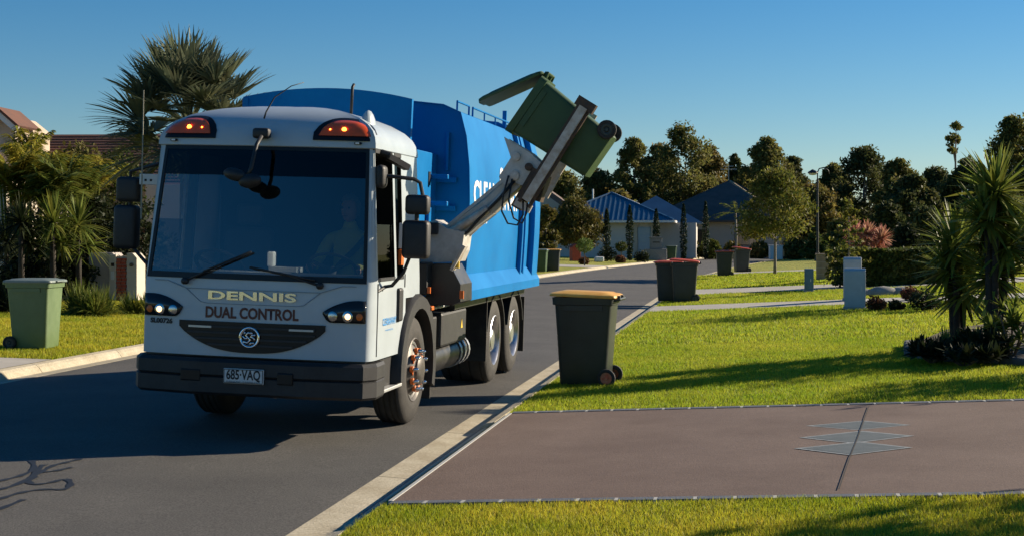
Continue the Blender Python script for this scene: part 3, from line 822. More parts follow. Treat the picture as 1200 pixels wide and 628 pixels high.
# wheels
def wheel(x, y, r, w, sg, kind):
    Mw = Matrix.Translation((x, y, r)) @ Matrix.Rotation(R(90) * sg, 4, 'Y')      # local +Z points outwards
    ri = .295
    bm = NB()
    if kind == 'front':
        prof_ = [(ri, -.06), (ri + .012, -.004), (ri, .004), (ri - .02, -.012), (ri - .035, -.035), (.235, -.03), (.20, .005), (.165, .035), (.14, .04), (.135, .06), (.115, .075), (.06, .08), (.001, .081)]
    else:
        prof_ = [(ri, -.06), (ri + .012, -.004), (ri, .004), (ri - .02, -.02), (ri - .035, -.10), (.245, -.16), (.20, -.17), (.14, -.16), (.135, -.04), (.11, -.02), (.001, -.015)]
    lathe(bm, prof_, 40, Mw)
    wh = obj('wheel', bm, 'alloy' if kind != 'front' else 'grimy_rim', T, True, 35)
    bm = NB()
    tp_ = [(ri, -.05), (ri + .005, -.002), (ri + .05, .006), (r - .13, .004), (r - .06, -.008), (r - .02, -.024), (r - .003, -.045)]
    k = 4
    for i in range(k):
        z0 = -.045 - (w - .09) * (i + .35) / k; z1 = -.045 - (w - .09) * (i + .65) / k
        tp_ += [(r, z0 + .012), (r - .012, z0), (r - .012, z0 - .008), (r, z0 - .018)]
    tp_ += [(r - .003, -w + .045), (r - .02, -w + .024), (r - .1, -w + .004), (ri, -w + .03)]
    lathe(bm, tp_, 48, Mw); obj('tyre', bm, 'rubber', wh, True, 40)
    if kind == 'front':
        bm = NB(); lathe(bm, [(.285, -.028), (.262, -.022), (.24, -.024)], 40, Mw); obj('rim_band', bm, 'alloy', wh, True)
        for i in range(10):
            a = 2 * math.pi * i / 10 + .2; c_ = Mw @ Vector((.185 * math.cos(a), .185 * math.sin(a), .02))
            bm = NB(); Mn = Matrix.Translation(c_) @ Matrix.Rotation(R(90) * sg, 4, 'Y')
            lathe(bm, [(.030, -.01), (.030, .018), (.026, .02), (.001, .021)], 8, Mn); 
            prism(bm, [(.0, .03), (.06, .0), (.0, -.03), (-.02, 0)], lambda u, v: Mn @ (Matrix.Rotation(a + 1.9, 3, 'Z') @ Vector((u, v, .006))), lambda u, v: Mn @ (Matrix.Rotation(a + 1.9, 3, 'Z') @ Vector((u, v, .014))))
            ind = obj('nut_indicator', bm, 'orange_plastic', wh)
            bm = NB(); lathe(bm, [(.019, 0), (.019, .05), (.013, .066), (.001, .070)], 8, Mn); obj('wheel_nut', bm, 'chrome', wh, True)
    else:
        for i in range(10):
            a = 2 * math.pi * i / 10 + .2; c_ = Mw @ Vector((.18 * math.cos(a), .18 * math.sin(a), -.17))
            bm = NB(); lathe(bm, [(.016, 0), (.016, .05), (.001, .06)], 7, Matrix.Translation(c_) @ Matrix.Rotation(R(90) * sg, 4, 'Y')); obj('wheel_nut', bm, 'chrome', wh)
    return wh
RW = .505
wheel(1.03, 0, RW, .31, 1, 'front'); wheel(-1.03, 0, RW, .31, -1, 'front')
for y in (3.92, 5.22):
    for sg in (1, -1): wheel(sg*1.04, y, RW, .60, sg, 'rear')
# chassis rails, axles
bm = NB()
for x in (-.40, .40): box(bm, x - .04, x + .04, -1.1, 5.9, .72, .98)
for y in (0, 3.92, 5.22): tube(bm, [(-.8, y, .5), (.8, y, .5)], .08, 10); 
for y in (3.92, 5.22): bmesh.ops.create_icosphere(bm, subdivisions=2, radius=.2, matrix=Matrix.Translation((0, y, .5)))
for y in (1.2, 2.5, 4.6, 5.8): box(bm, -.4, .4, y, y + .1, .75, .95)
box(bm, -.45, .45, -.9, .6, .60, 1.1); tube(bm, [(0, .5, .66), (0, 3.9, .6)], .06, 8)
obj('chassis', bm, 'black_paint', T)
bm = NB()
for y in (3.92, 5.22):
    n = 10; L = []
    for i in range(n + 1):
        a = R(165 - 150 * i / n); q = []
        for rr in (.56, .58):
            for x in (.48, 1.06): q.append(bm.verts.new((x, y + rr * math.cos(a), .50 + rr * math.sin(a))))
        L.append(q)
    for p, q in zip(L, L[1:]):
        bm.faces.new((p[0], p[1], q[1], q[0])); bm.faces.new((p[2], q[2], q[3], p[3])); bm.faces.new((p[1], p[3], q[3], q[1]))
obj('rear_mudguard', bm, 'black_plastic', T)
bm = NB(); box(bm, .50, 1.06, 5.86, 5.88, .22, .95); obj('mud_flap', bm, 'rubber', T)
bm = NB(); box(bm, .50, 1.06, 3.31, 3.33, .30, 1.05); obj('mud_flap', bm, 'rubber', T)
# side equipment ahead of the rear wheels
bm = NB(); box(bm, .55, 1.02, 1.15, 2.35, .62, .98, .03); bb = obj('battery_box', bm, 'black_plastic', T)
bm = NB(); prism(bm, [(0, -.05), (.09, -.05), (.045, .05)], lambda u, v: (1.021, 2.05 + u, .82 + v), lambda u, v: (1.025, 2.05 + u, .82 + v)); obj('warning_sticker', bm, 'yellow_tape', bb)
bm = NB(); tube(bm, [(.83, 1.0, .49), (.83, 2.7, .49)], .16, 18)
at_ = obj('air_tank', bm, 'black_paint', T, True, 40)
for y in (2.25, 2.45, 2.65):
    bm = NB(); lathe(bm, [(.166, -.03), (.175, -.03), (.175, .03), (.166, .03)], 20, Matrix.Translation((.83, y, .49)) @ Matrix.Rotation(R(90), 4, 'X')); obj('tank_strap', bm, 'grille_silver', at_)
bm = NB(); box(bm, .6, .98, .80, 1.10, .45, .95, .02); tube(bm, [(.9, .75, .5), (.9, .75, .95)], .05, 10); obj('valve_block', bm, 'black_plastic', T)
bm = NB(); tube(bm, [(.98, .9, 1.04), (.98, 3.2, 1.04)], .018, 8); obj('air_line', bm, 'galv', T)
bm = NB(); tube(bm, [(1.0, .80, .50), (1.0, .80, .78)], .028, 8); obj('filter_bottle', bm, 'galv', T)
# -------- blue body
BODY_Y0, BODY_Y1 = 1.68, 5.78
sec = [(1.13, 1.24), (1.14, 1.45), (1.152, 1.8), (1.155, 2.15), (1.14, 2.5), (1.10, 2.82), (1.03, 3.07), (.85, 3.14), (.4, 3.18), (0, 3.19)]
sec = sec + [(-x, z) for x, z in sec[-2::-1]]
bm = NB(); L = []
for y, k in ((BODY_Y0, 1), (2.6, 1), (3.6, 1), (4.6, 1), (BODY_Y1, 1)):
    L.append([bm.verts.new((x * k, y, z)) for x, z in sec])
for p, q in zip(L, L[1:]):
    for j in range(len(sec) - 1): bm.faces.new((p[j], p[j+1], q[j+1], q[j]))
    bm.faces.new((p[-1], p[0], q[0], q[-1]))
bm.faces.new(L[0]); bm.faces.new(L[-1][::-1]); bmesh.ops.recalc_face_normals(bm, faces=bm.faces[:])
body = obj('body', bm, 'blue_paint', T, True, 30)
# rear collar and ribs following the barrel
def rib(y0, y1, off, name, zmax=3.3):
    bm = NB(); A = []
    for y in (y0, y1):
        A.append([(bm.verts.new((x, y, z)), bm.verts.new((x + math.copysign(off, x) if abs(x) > .9 else x, y, z + (off if abs(x) <= .9 else 0)))) for x, z in sec])
    for j in range(len(sec) - 1):
        a, b = A[0], A[1]
        bm.faces.new((a[j][1], a[j+1][1], b[j+1][1], b[j][1])); bm.faces.new((a[j][0], a[j+1][0], a[j+1][1], a[j][1])); bm.faces.new((b[j][0], b[j][1], b[j+1][1], b[j+1][0]))
    bm.faces.new((A[0][0][0], A[0][0][1], A[1][0][1], A[1][0][0])); bm.faces.new((A[0][-1][0], A[1][-1][0], A[1][-1][1], A[0][-1][1]))
    bmesh.ops.recalc_face_normals(bm, faces=bm.faces[:])
    return obj(name, bm, 'blue_paint', body)
rib(5.52, 5.92, .075, 'rear_collar'); rib(4.72, 4.80, .055, 'body_rib'); rib(4.93, 5.01, .055, 'body_rib')
rib(BODY_Y0 - .02, BODY_Y0 + .05, .012, 'front_edge_trim')
# lower ledge
bm = NB()
pr = [(1.10, 1.36), (1.14, 1.36), (1.235, 1.20), (1.235, 1.10), (1.10, 1.10)]
for sg in (1, -1):
    A = [bm.verts.new((sg*x, 1.52, z)) for x, z in pr]; B = [bm.verts.new((sg*x, 5.98, z)) for x, z in pr]
    for j in range(5): bm.faces.new((A[j], A[(j+1)%5], B[(j+1)%5], B[j]))
    bm.faces.new(A[::-1]); bm.faces.new(B)
bmesh.ops.recalc_face_normals(bm, faces=bm.faces[:]); obj('side_ledge', bm, 'blue_paint', body)
bm = NB(); box(bm, -1.05, 1.05, 1.6, 5.9, .99, 1.105); obj('subframe', bm, 'black_paint', T)
# tailgate
bm = NB()
L = []
for y, k, dz in ((5.9, .985, 0), (6.25, .95, -.02), (6.4, .85, -.1)): L.append([bm.verts.new((x * k, y, min(z, 3.12 + dz) if z > 2 else z + (0 if y < 6 else .1))) for x, z in sec])
for p, q in zip(L, L[1:]):
    for j in range(len(sec) - 1): bm.faces.new((p[j], p[j+1], q[j+1], q[j]))
    bm.faces.new((p[-1], p[0], q[0], q[-1]))
bm.faces.new(L[-1][::-1]); bmesh.ops.recalc_face_normals(bm, faces=bm.faces[:]); obj('tailgate', bm, 'blue_paint', T, True, 30)
# lettering along the side
def side_x(z):
    for (x0, z0), (x1, z1) in zip(sec, sec[1:]):
        if z0 <= z <= z1: return x0 + (x1 - x0) * (z - z0) / (z1 - z0)
    return 1.1
def smap(y0, z0): return lambda u, v, w: (side_x(z0 + v) + .004, y0 + u, z0 + v)
text('body_lettering', 'CLEANAWAY', .40, 'text_white', smap(1.90, 2.20), body, sx=1.12, align='LEFT', weight=.012)
text('body_phone_number', '13 13 39', .17, 'text_white', smap(1.95, 1.955), body, sx=1.25, align='LEFT', weight=.004)
bm = NB()
def arc_band(y0, z0, r0, r1, a0, a1, n=14):
    for i in range(n):
        q = []
        for rr, a in ((r0, i), (r1, i), (r1, i + 1), (r0, i + 1)):
            t = R(a0 + (a1 - a0) * a / n); z = z0 + rr * math.sin(t); q.append(bm.verts.new((side_x(z) + .005, y0 + rr * 1.1 * math.cos(t), z)))
        bm.faces.new(q)
arc_band(3.55, 2.44, .085, .13, 20, 330); arc_band(3.55, 2.44, .0, .04, 0, 360)
bmesh.ops.recalc_face_normals(bm, faces=bm.faces[:]); obj('body_swirl', bm, 'text_white', body)
# hopper between cab and body
bm = NB(); L = []
n = 16
for i in range(n + 1):
    x = -1.02 + 1.77 * i / n; z = 3.215 - .10 * ((x + .13) / .89) ** 2
    L.append([bm.verts.new(v) for v in ((x, .60, 1.6), (x, .66, 1.6), (x, .78, z), (x, .72, z))])
for p, q in zip(L, L[1:]):
    for j in range(4): bm.faces.new((p[j], q[j], q[(j+1)%4], p[(j+1)%4]))
bm.faces.new(L[0]); bm.faces.new(L[-1][::-1]); bmesh.ops.recalc_face_normals(bm, faces=bm.faces[:])
hs = obj('hopper_shield', bm, 'blue_paint', T)
bm = NB()
box(bm, -1.02, -.96, .70, 1.66, 1.2, 3.1); box(bm, .74, .80, .70, 1.66, 1.15, 2.62, .008)
box(bm, -1.0, .76, .70, 1.66, 1.12, 1.2)
obj('hopper', bm, 'blue_paint', T)
bm = NB()
for z in (2.35, 2.07): box(bm, .80, .98, 1.40, 1.46, z, z + .05, .008)
box(bm, .80, .84, 1.2, 1.3, 1.9, 2.05, .008)
obj('hopper_bracket', bm, 'blue_paint', T)
for z in (2.32, 2.02):
    bm = NB(); box(bm, .80, 1.02, 1.63, 1.675, z, z + .06, .006); obj('body_front_bracket', bm, 'blue_paint', body)
bm = NB(); box(bm, .90, .93, 1.62, 1.68, 2.45, 2.85, .004); obj('body_front_rib', bm, 'blue_paint', body)
bm = NB(); box(bm, .803, .808, 1.28, 1.36, 2.28, 2.42); obj('hopper_slot', bm, 'black_paint', T)
# top rails
bm = NB()
for (y0, y1, z0) in ((1.75, 2.35, 3.09), (2.55, 5.2, 3.09)):
    k = max(1, round((y1 - y0) / .65))
    tube(bm, [(.98, y0, z0), (.98, y0, z0 + .10), (.98, y1, z0 + .10), (.98, y1, z0)], .012, 6)
    for i in range(1, k): tube(bm, [(.98, y0 + (y1 - y0) * i / k, z0), (.98, y0 + (y1 - y0) * i / k, z0 + .10)], .010, 6)
tube(bm, [(.90, 4.9, 3.1), (.90, 4.9, 3.35)], .03, 6)
obj('top_rail', bm, 'blue_paint', body)
# -------- arm, built in the plane across the truck at y = 1.1
AY = 1.06
def A2(px, py, y=AY): p = TP(px, py, 1, y); return Vector((p.x, y, p.z))
arm_base = NB()
poly = [A2(p, q) for p, q in ((497, 292), (499, 264), (515, 258), (529, 268), (549, 272), (546, 294), (541, 306), (498, 308))]
prism(arm_base, [(v.x, v.z) for v in poly], lambda u, v: (u, .86, v), lambda u, v: (u, 1.24, v))
lift = obj('lift_arm_base', arm_base, 'arm_grey', T)
bm = NB(); p = A2(508, 268, .84); box(bm, p.x - .05, p.x + .05, .80, .86, p.z - .06, p.z + .06, .01); obj('valve', bm, 'black_plastic', lift)
bm = NB(); a, b = A2(531, 305, .86), A2(546, 288, .86); beam(bm, (a.x, .84, a.z - .1), (b.x, .84, b.z), .03, .14, (0, 1, 0)); obj('side_plate', bm, 'arm_worn', lift)
bm = NB(); a = A2(536, 312, .84); box(bm, a.x - .05, a.x + .02, .82, .85, a.z - .02, a.z + .05); obj('caution_tape', bm, 'yellow_tape', lift)
bm = NB()
poly = [A2(p, q) for p, q in ((506, 309), (534, 309), (546, 332), (546, 352), (536, 356), (506, 356))]
prism(bm, [(v.x, v.z) for v in poly], lambda u, v: (u, .80, v), lambda u, v: (u, 1.35, v)); obj('arm_guard', bm, 'black_paint', T)
bm = NB(); a = A2(494, 330, .62); box(bm, a.x - .10, a.x + .06, .60, .85, 1.18, 1.50, .015); obj('control_box', bm, 'black_plastic', T)
bm = NB(); box(bm, .99, 1.02, .595, .62, 1.20, 1.26); obj('side_marker', bm, 'orange_plastic', T)
for (q, w) in (((541, 345), .03),):
    a = A2(*q, .79); bm = NB(); box(bm, a.x - .02, a.x + .02, .78, .80, a.z - .04, a.z + .04); obj('side_marker', bm, 'orange_plastic', T)
bm = NB()
e0, e1, e2 = A2(520, 284), A2(575, 243), A2(622, 196)
beam(bm, (e0.x, AY, e0.z), (e1.x, AY, e1.z), .20, .22, (0, 1, 0), .16, .20); beam(bm, (e1.x, AY, e1.z), (e2.x, AY, e2.z), .16, .20, (0, 1, 0), .13, .18)
# raised edge flanges
for dy in (-.10, .10):
    beam(bm, (e0.x - .055, AY + dy, e0.z + .065), (e2.x - .045, AY + dy, e2.z + .045), .03, .025, (0, 1, 0))
    beam(bm, (e0.x + .075, AY + dy, e0.z - .085), (e2.x + .05, AY + dy, e2.z - .05), .03, .025, (0, 1, 0))
arm = obj('lift_arm', bm, 'arm_grey', T)
bm = NB(); a, b = A2(530, 262, .93), A2(600, 205, .93); tube(bm, [(e0.x - .02, .93, e0.z + .02), (e1.x, .93, e1.z - .02)], .045, 10); tube(bm, [(e1.x, .93, e1.z - .02), (e2.x, .93, e2.z)], .022, 8)
obj('hydraulic_ram', bm, 'arm_worn', arm, True, 40)
bm = NB()
hp = [A2(p, q, .90) for p, q in ((490, 288), (508, 291), (528, 284), (548, 272), (563, 255), (585, 233), (603, 212))]
tube(bm, hp, .016, 6)
for lp in (((596, 206), (590, 228), (588, 248), (595, 262), (606, 264), (613, 252), (613, 236)), ((600, 210), (596, 236), (602, 256), (612, 262), (617, 250), (618, 238))):
    tube(bm, [A2(p, q, .86) for p, q in lp], .010, 6)
obj('hydraulic_hose', bm, 'black_plastic', arm, True)
# wrist bracket
bm = NB(); poly = [A2(p, q) for p, q in ((594, 162), (624, 180), (637, 192), (624, 222), (605, 214), (594, 218), (588, 208), (602, 186))]
prism(bm, [(v.x, v.z) for v in poly], lambda u, v: (u, .90, v), lambda u, v: (u, .95, v)); prism(bm, [(v.x, v.z) for v in poly], lambda u, v: (u, 1.18, v), lambda u, v: (u, 1.23, v))
br = obj('wrist_bracket', bm, 'arm_grey', arm)
for (q, r_) in (((605, 184), .045), ((603, 206), .05), ((620, 196), .04)):
    c_ = A2(*q, .90); bm = NB(); lathe(bm, [(r_, 0), (r_, .03), (r_ * .5, .035), (.001, .035)], 14, Matrix.Translation(c_) @ Matrix.Rotation(R(90), 4, 'X')); obj('pivot_pin', bm, 'arm_worn' if r_ > .042 else 'arm_dark', br)
# gripper beams across the bin
BIN_Y, BIN_HW = 1.16, .29
g0, g1 = A2(684, 126, .80), A2(607, 250, .80)
bm = NB(); beam(bm, (g0.x, .80, g0.z), (g1.x + (g0.x - g1.x) * .12, .80, g1.z + (g0.z - g1.z) * .12), .085, .05, (0, 1, 0)); gr = obj('gripper', bm, 'arm_worn', T)
bm = NB(); dv = (g0 - g1).normalized(); pv = Vector((dv.z, 0, -dv.x))
for sg in (-1, 1): beam(bm, g0 + pv * sg * .058 + Vector((0, .03, 0)), g1 + pv * sg * .058 + dv * .1 + Vector((0, .03, 0)), .03, .05, (0, 1, 0))
obj('gripper_rail', bm, 'arm_dark', gr)
bm = NB(); q = g0 + dv * .03; beam(bm, q - pv * .10 + Vector((0, .05, 0)), q + pv * .10 + Vector((0, .05, 0)), .10, .12, (0, 1, 0)); obj('gripper_pad', bm, 'arm_dark', gr)
bm = NB()
for a, b, w in (((632, 200), (606, 244), .10), ((640, 206), (630, 236), .08)):
    a, b = A2(*a, 1.0), A2(*b, 1.0); beam(bm, a, b, w, .25, (0, 1, 0))
obj('gripper_carriage', bm, 'arm_dark', gr)
bm = NB(); a, b = A2(655, 205, .92), A2(640, 232, .92); beam(bm, a, b, .04, .05, (0, 1, 0)); obj('gripper_finger', bm, 'arm_worn', gr)
bm = NB(); beam(bm, A2(604, 236, .88), A2(622, 246, .88), .08, .05, (0, 1, 0)); obj('ram_lug', bm, 'arm_grey', gr)
g2 = Vector((g0.x, 1.50, g0.z)); g3 = Vector((g1.x, 1.50, g1.z))
bm = NB(); beam(bm, g2, g3 + (g2 - g3) * .2, .115, .045, (0, 1, 0)); obj('gripper_beam', bm, 'arm_worn', gr)
# interior: dashboard, wheels, seats
bm = NB(); box(bm, -.92, .92, -1.45, -1.08, 1.05, 1.42, .05, 3); obj('dashboard', bm, 'interior_grey', T, True, 40)
bm = NB(); box(bm, -.5, .25, -1.40, -1.12, 1.42, 1.425); box(bm, .05, .30, -1.36, -1.18, 1.43, 1.47); obj('dash_papers', bm, 'dash_paper', T)
bm = NB(); box(bm, .02, .08, -1.33, -1.25, 1.47, 1.60, .015); obj('dash_camera', bm, 'text_white', T)
for x in (.50, -.56):
    bm = NB(); Ms = Matrix.Translation((x, -.95, 1.46)) @ Matrix.Rotation(R(-38), 4, 'X')
    lathe(bm, [(.235, 0), (.215, .018), (.195, 0), (.215, -.018), (.235, 0)], 28, Ms); tube(bm, [Ms @ Vector((0, 0, 0)), Ms @ Vector((0, 0, -.35))], .04, 8)
    for a in (90, 210, 330): tube(bm, [Ms @ Vector((0, 0, -.02)), Ms @ Vector((.21 * math.cos(R(a)), .21 * math.sin(R(a)), 0))], .02, 6)
    obj('steering_wheel', bm, 'interior_grey', T, True)
    bm = NB(); box(bm, x - .25, x + .25, -.72, -.25, 1.05, 1.20, .05, 3); box(bm, x - .24, x + .24, -.30, -.16, 1.15, 1.80, .05, 3); box(bm, x - .13, x + .13, -.27, -.17, 1.82, 2.02, .04, 3)
    obj('seat', bm, 'interior_grey', T, True, 40)

# ------------------------------------------------------------------ driver
def skin_mesh(name, verts, edges, radii, root, m, sub=2):
    me = bpy.data.meshes.new(name); me.from_pydata(verts, edges, [])
    o = bpy.data.objects.new(name, me); col.objects.link(o)
    md = o.modifiers.new('skin', 'SKIN'); md.use_smooth_shade = True
    for i, r in enumerate(radii):
        sv = me.skin_vertices[0].data[i]; sv.radius = r if isinstance(r, tuple) else (r, r); sv.use_root = (i == root)
    ms = o.modifiers.new('sub', 'SUBSURF'); ms.levels = sub; ms.render_levels = sub
    dg = bpy.context.evaluated_depsgraph_get()
    nm = bpy.data.meshes.new_from_object(o.evaluated_get(dg)); bpy.data.objects.remove(o)
    nm.materials.clear(); nm.materials.append(MATS[m]); nm.shade_smooth()
    o2 = bpy.data.objects.new(name, nm); col.objects.link(o2); return o2
DX, DY = .50, -.42
V = [(DX, DY + .02, 1.26), (DX, DY + .0, 1.42), (DX, DY - .02, 1.60), (DX, DY - .02, 1.73), (DX, DY - .03, 1.83), (DX, DY - .06, 1.90)]
E_ = [(0, 1), (1, 2), (2, 3), (3, 4), (4, 5)]; rad = [(.17, .12), (.16, .11), (.18, .12), (.15, .09), .062, .07]
for sg in (-1, 1):
    b0 = len(V)
    V += [(DX + sg*.19, DY - .02, 1.72), (DX + sg*.27, DY - .16, 1.50), (DX + sg*.21, DY - .37, 1.47), (DX + sg*.195, DY - .45, 1.475)]
    E_ += [(3, b0), (b0, b0+1), (b0+1, b0+2), (b0+2, b0+3)]; rad += [.068, .050, .034, .030]
    b1 = len(V); V += [(DX + sg*.11, DY - .15, 1.27), (DX + sg*.15, DY - .45, 1.24), (DX + sg*.15, DY - .52, .95), (DX + sg*.15, DY - .62, .80)]
    E_ += [(0, b1), (b1, b1+1), (b1+1, b1+2), (b1+2, b1+3)]; rad += [.09, .07, .052, .05]
person = skin_mesh('person', V, E_, rad, 0, 'hivis')
person.matrix_world = TM
tag(person, 'person in yellow high visibility shirt sitting at the steering wheel of the truck', 'person')
# head with brow, nose, jaw and ears
bm = NB(); bmesh.ops.create_uvsphere(bm, u_segments=28, v_segments=20, radius=1)
for v in bm.verts:
    x, y, z = v.co
    f = max(0, -y)
    w = 1 - .22 * max(0, -z) ** 1.5
    v.co = Vector((x * .078 * w, y * .097 * (1 - .08 * max(0, -z)), z * .118))
    if f > .5 and abs(x) < .25 and -.35 < z < .15: v.co.y -= .020 * (1 - abs(x) / .25) * (1 - (z + .35) / .6)   # nose
    if f > .6 and .08 < z < .3 and .2 < abs(x) < .6: v.co.y += .010                                            # eye sockets
    if f > .5 and z < -.62: v.co.y -= .012                                                                     # chin
for sx in (-1, 1): bmesh.ops.create_uvsphere(bm, u_segments=8, v_segments=6, radius=1, matrix=Matrix.Translation((sx*.08, .01, -.005)) @ Matrix.Diagonal((.012, .02, .032, 1)))
bmesh.ops.transform(bm, matrix=Matrix.Translation((DX, DY - .06, 1.985)) @ Matrix.Rotation(R(-12), 4, 'Z'), verts=bm.verts[:])
obj('head', bm, 'skin', person, True)
bm = NB()
for sx in (-1, 1):
    bmesh.ops.create_uvsphere(bm, u_segments=8, v_segments=6, radius=.012, matrix=Matrix.Translation((DX + sx*.032 - .018, DY - .142, 2.005)))
obj('eyes', bm, 'text_black', person, True)
bm = NB(); box(bm, DX - .045, DX + .006, DY - .157, DY - .148, 1.925, 1.932); obj('mouth', bm, 'text_brown', person)
bm = NB(); bmesh.ops.create_uvsphere(bm, u_segments=24, v_segments=16, radius=1)
bmesh.ops.delete(bm, geom=[v for v in bm.verts if v.co.z < -.40 or (v.co.y < -.50 and v.co.z < .55)], context='VERTS')
for v in bm.verts: v.co = Vector((v.co.x * .096, v.co.y * .112, v.co.z * .142)) * (1 + RNG.uniform(-.06, .10))
bmesh.ops.transform(bm, matrix=Matrix.Translation((DX, DY - .055, 1.99)), verts=bm.verts[:]); obj('hair', bm, 'hair', person, True)
bm = NB()
pts = [(DX + .17, DY - .11, 1.74), (DX + .08, DY - .16, 1.62), (DX - .06, DY - .165, 1.48), (DX - .17, DY - .12, 1.33)]
for a, b in zip(pts, pts[1:]): beam(bm, a, b, .05, .008, (0, 1, .2))
obj('seat_belt', bm, 'belt', person)
Ms = Matrix.Translation((DX, -.95, 1.46)) @ Matrix.Rotation(R(-38), 4, 'X')
for sg in (-1, 1):
    hv = []; he = []; hr = []
    w_ = Vector((DX + sg*.195, DY - .44, 1.475)); pc = Ms @ Vector((sg * .205, .03, .035))
    hv += [tuple(w_), tuple((w_ + pc) / 2), tuple(pc)]; he += [(0, 1), (1, 2)]; hr += [.026, (.034, .018), (.036, .016)]
    hand = skin_mesh('hand', hv, he, hr, 0, 'skin', 1); hand.parent = person
    for k, (off, ln) in enumerate(((-.028, .9), (-.009, 1.0), (.010, .95), (.028, .75))):
        p0 = Ms @ Vector((sg * .205, .02 + off, .03)); p1 = Ms @ Vector((sg * .240, .015 + off, .022)); p2 = Ms @ Vector((sg * (.243), .012 + off, -.010 * ln)); p3 = Ms @ Vector((sg * .220, .012 + off, -.026 * ln))
        bm = NB(); tube(bm, [p0, p1, p2, p3], .0085, 8, .0068); obj('finger', bm, 'skin', hand, True)
    p0 = Ms @ Vector((sg * .195, .045, .03)); p1 = Ms @ Vector((sg * .175, .02, .025)); p2 = Ms @ Vector((sg * .180, -.01, .012))
    bm = NB(); tube(bm, [p0, p1, p2], .010, 8, .008); obj('thumb', bm, 'skin', hand, True)

# ------------------------------------------------------------------ wheelie bins
def rring(bm, hx0, hx1, hy, z, r, n=4):
    """rounded rectangle ring"""
    vs_ = []
    for (cx, cy, a0) in ((hx1 - r, hy - r, 0), (hx0 + r, hy - r, 90), (hx0 + r, -hy + r, 180), (hx1 - r, -hy + r, 270)):
        for i in range(n + 1):
            a = R(a0 + 90 * i / n); vs_.append(bm.verts.new((cx + r * math.cos(a), cy + r * math.sin(a), z)))
    return vs_
def make_bin(label, loc, rz, bmat, lmat, lid=0.0, M=None, wheel_hub='bin_dark', group=None, lidmsg=None):
    t = thing('wheelie_bin', label, 'bin', loc, rz, group)
    bm = NB(); rs = []
    for (z, a, b, w, r) in ((.02, -.265, .235, .225, .04), (.05, -.275, .25, .235, .05), (.30, -.288, .268, .245, .05), (.60, -.304, .290, .258, .05), (.90, -.322, .315, .272, .05),
                            (.905, -.345, .335, .292, .05), (.985, -.35, .34, .297, .05), (.987, -.325, .318, .275, .045), (.90, -.31, .30, .262, .045), (.55, -.28, .27, .24, .04)):
        rs.append(rring(bm, a, b, w, z, r))
    for p, q in zip(rs, rs[1:]):
        k = len(p)
        for j in range(k): bm.faces.new((p[j], p[(j+1)%k], q[(j+1)%k], q[j]))
    bm.faces.new(rs[0][::-1]); bm.faces.new(rs[-1])
    # side ribs under the collar and a base skid
    for sy in (-1, 1): box(bm, -.21, .22, sy*.275 - .01, sy*.275 + .01, .84, .90)
    obj('bin_body', bm, bmat, t, True, 40)
    bm = NB(); tube(bm, [(.335, -.20, .955), (.395, -.20, .965), (.395, .20, .965), (.335, .20, .955)], .016, 8)
    for y in (-.12, .12): box(bm, .33, .40, y - .03, y + .03, .955, 1.005, .006)
    obj('handle', bm, bmat, t, True, 40)
    bm = NB(); rs = []
    for (z, a, b, w, r) in ((.975, -.375, .362, .308, .05), (.985, -.380, .368, .312, .05), (1.006, -.372, .362, .306, .05), (1.018, -.345, .335, .285, .06), (1.022, -.30, .30, .25, .07), (1.034, -.27, .28, .22, .07), (1.038, -.1, .1, .08, .05)):
        rs.append(rring(bm, a, b, w, z, r))
    for p, q in zip(rs, rs[1:]):
        k = len(p)
        for j in range(k): bm.faces.new((p[j], p[(j+1)%k], q[(j+1)%k], q[j]))
    bm.faces.new(rs[-1]); bm.faces.new(rs[0][::-1])
    box(bm, -.405, -.365, -.12, .12, .985, 1.003, .006)
    hinge = Vector((.385, 0, .985))
    if lid: bmesh.ops.transform(bm, matrix=Matrix.Translation(hinge) @ Matrix.Rotation(R(lid), 4, 'Y') @ Matrix.Translation(-hinge), verts=bm.verts[:])
    obj('lid', bm, lmat, t, True, 40)
    for sy in (-1, 1):
        bm = NB(); Mw = Matrix.Translation((.262, sy*.270, .10)) @ Matrix.Rotation(R(-90) * sy, 4, 'X')
        lathe(bm, [(.055, -.025), (.085, -.03), (.10, -.02), (.10, .02), (.085, .03), (.066, .028), (.064, .018)], 20, Mw)
        w = obj('wheel', bm, 'rubber', t, True, 40)
        bm = NB(); lathe(bm, [(.066, .019), (.05, .022), (.03, .016), (.02, .028), (.001, .028)], 16, Mw); obj('hub', bm, wheel_hub, w, True, 40)
    bm = NB(); tube(bm, [(.262, -.25, .10), (.262, .25, .10)], .013, 8); obj('axle', bm, 'galv', t)
    if M is not None: t.matrix_world = M
    return t
p = hit(688, 450)
make_bin('dark grey wheelie bin with scuffed yellow lid and orange wheels on the near verge', p, R(-13), 'bin_dark', 'lid_yellow', wheel_hub='wheel_orange', lid=2)
p = hit(41, 408)
make_bin('green wheelie bin with flat lid standing alone on the left lawn', p, R(173), 'bin_lime', 'lid_grey')
a = hit(798, 354)
make_bin('dark wheelie bin with red lid, front of the pair beside the near path', a + Vector((.10, 0, .0)), R(-8), 'bin_dark', 'lid_red', wheel_hub='bin_dark', lid=5)
x, y = a.x - .22, a.y + .75
make_bin('dark wheelie bin mostly hidden behind its red lidded twin beside the near path', (x, y, gz(x, y)), R(-5), 'bin_dark', 'lid_red')
a = hit(849, 324)
make_bin('dark red lidded wheelie bin left of the street tree, left of its pair', a, R(-6), 'bin_dark', 'lid_red')
a = hit(869, 319)
make_bin('dark red lidded wheelie bin left of the street tree, right and farther of its pair', a, R(8), 'bin_dark', 'lid_red', lid=8)
a = hit(633, 318.5)
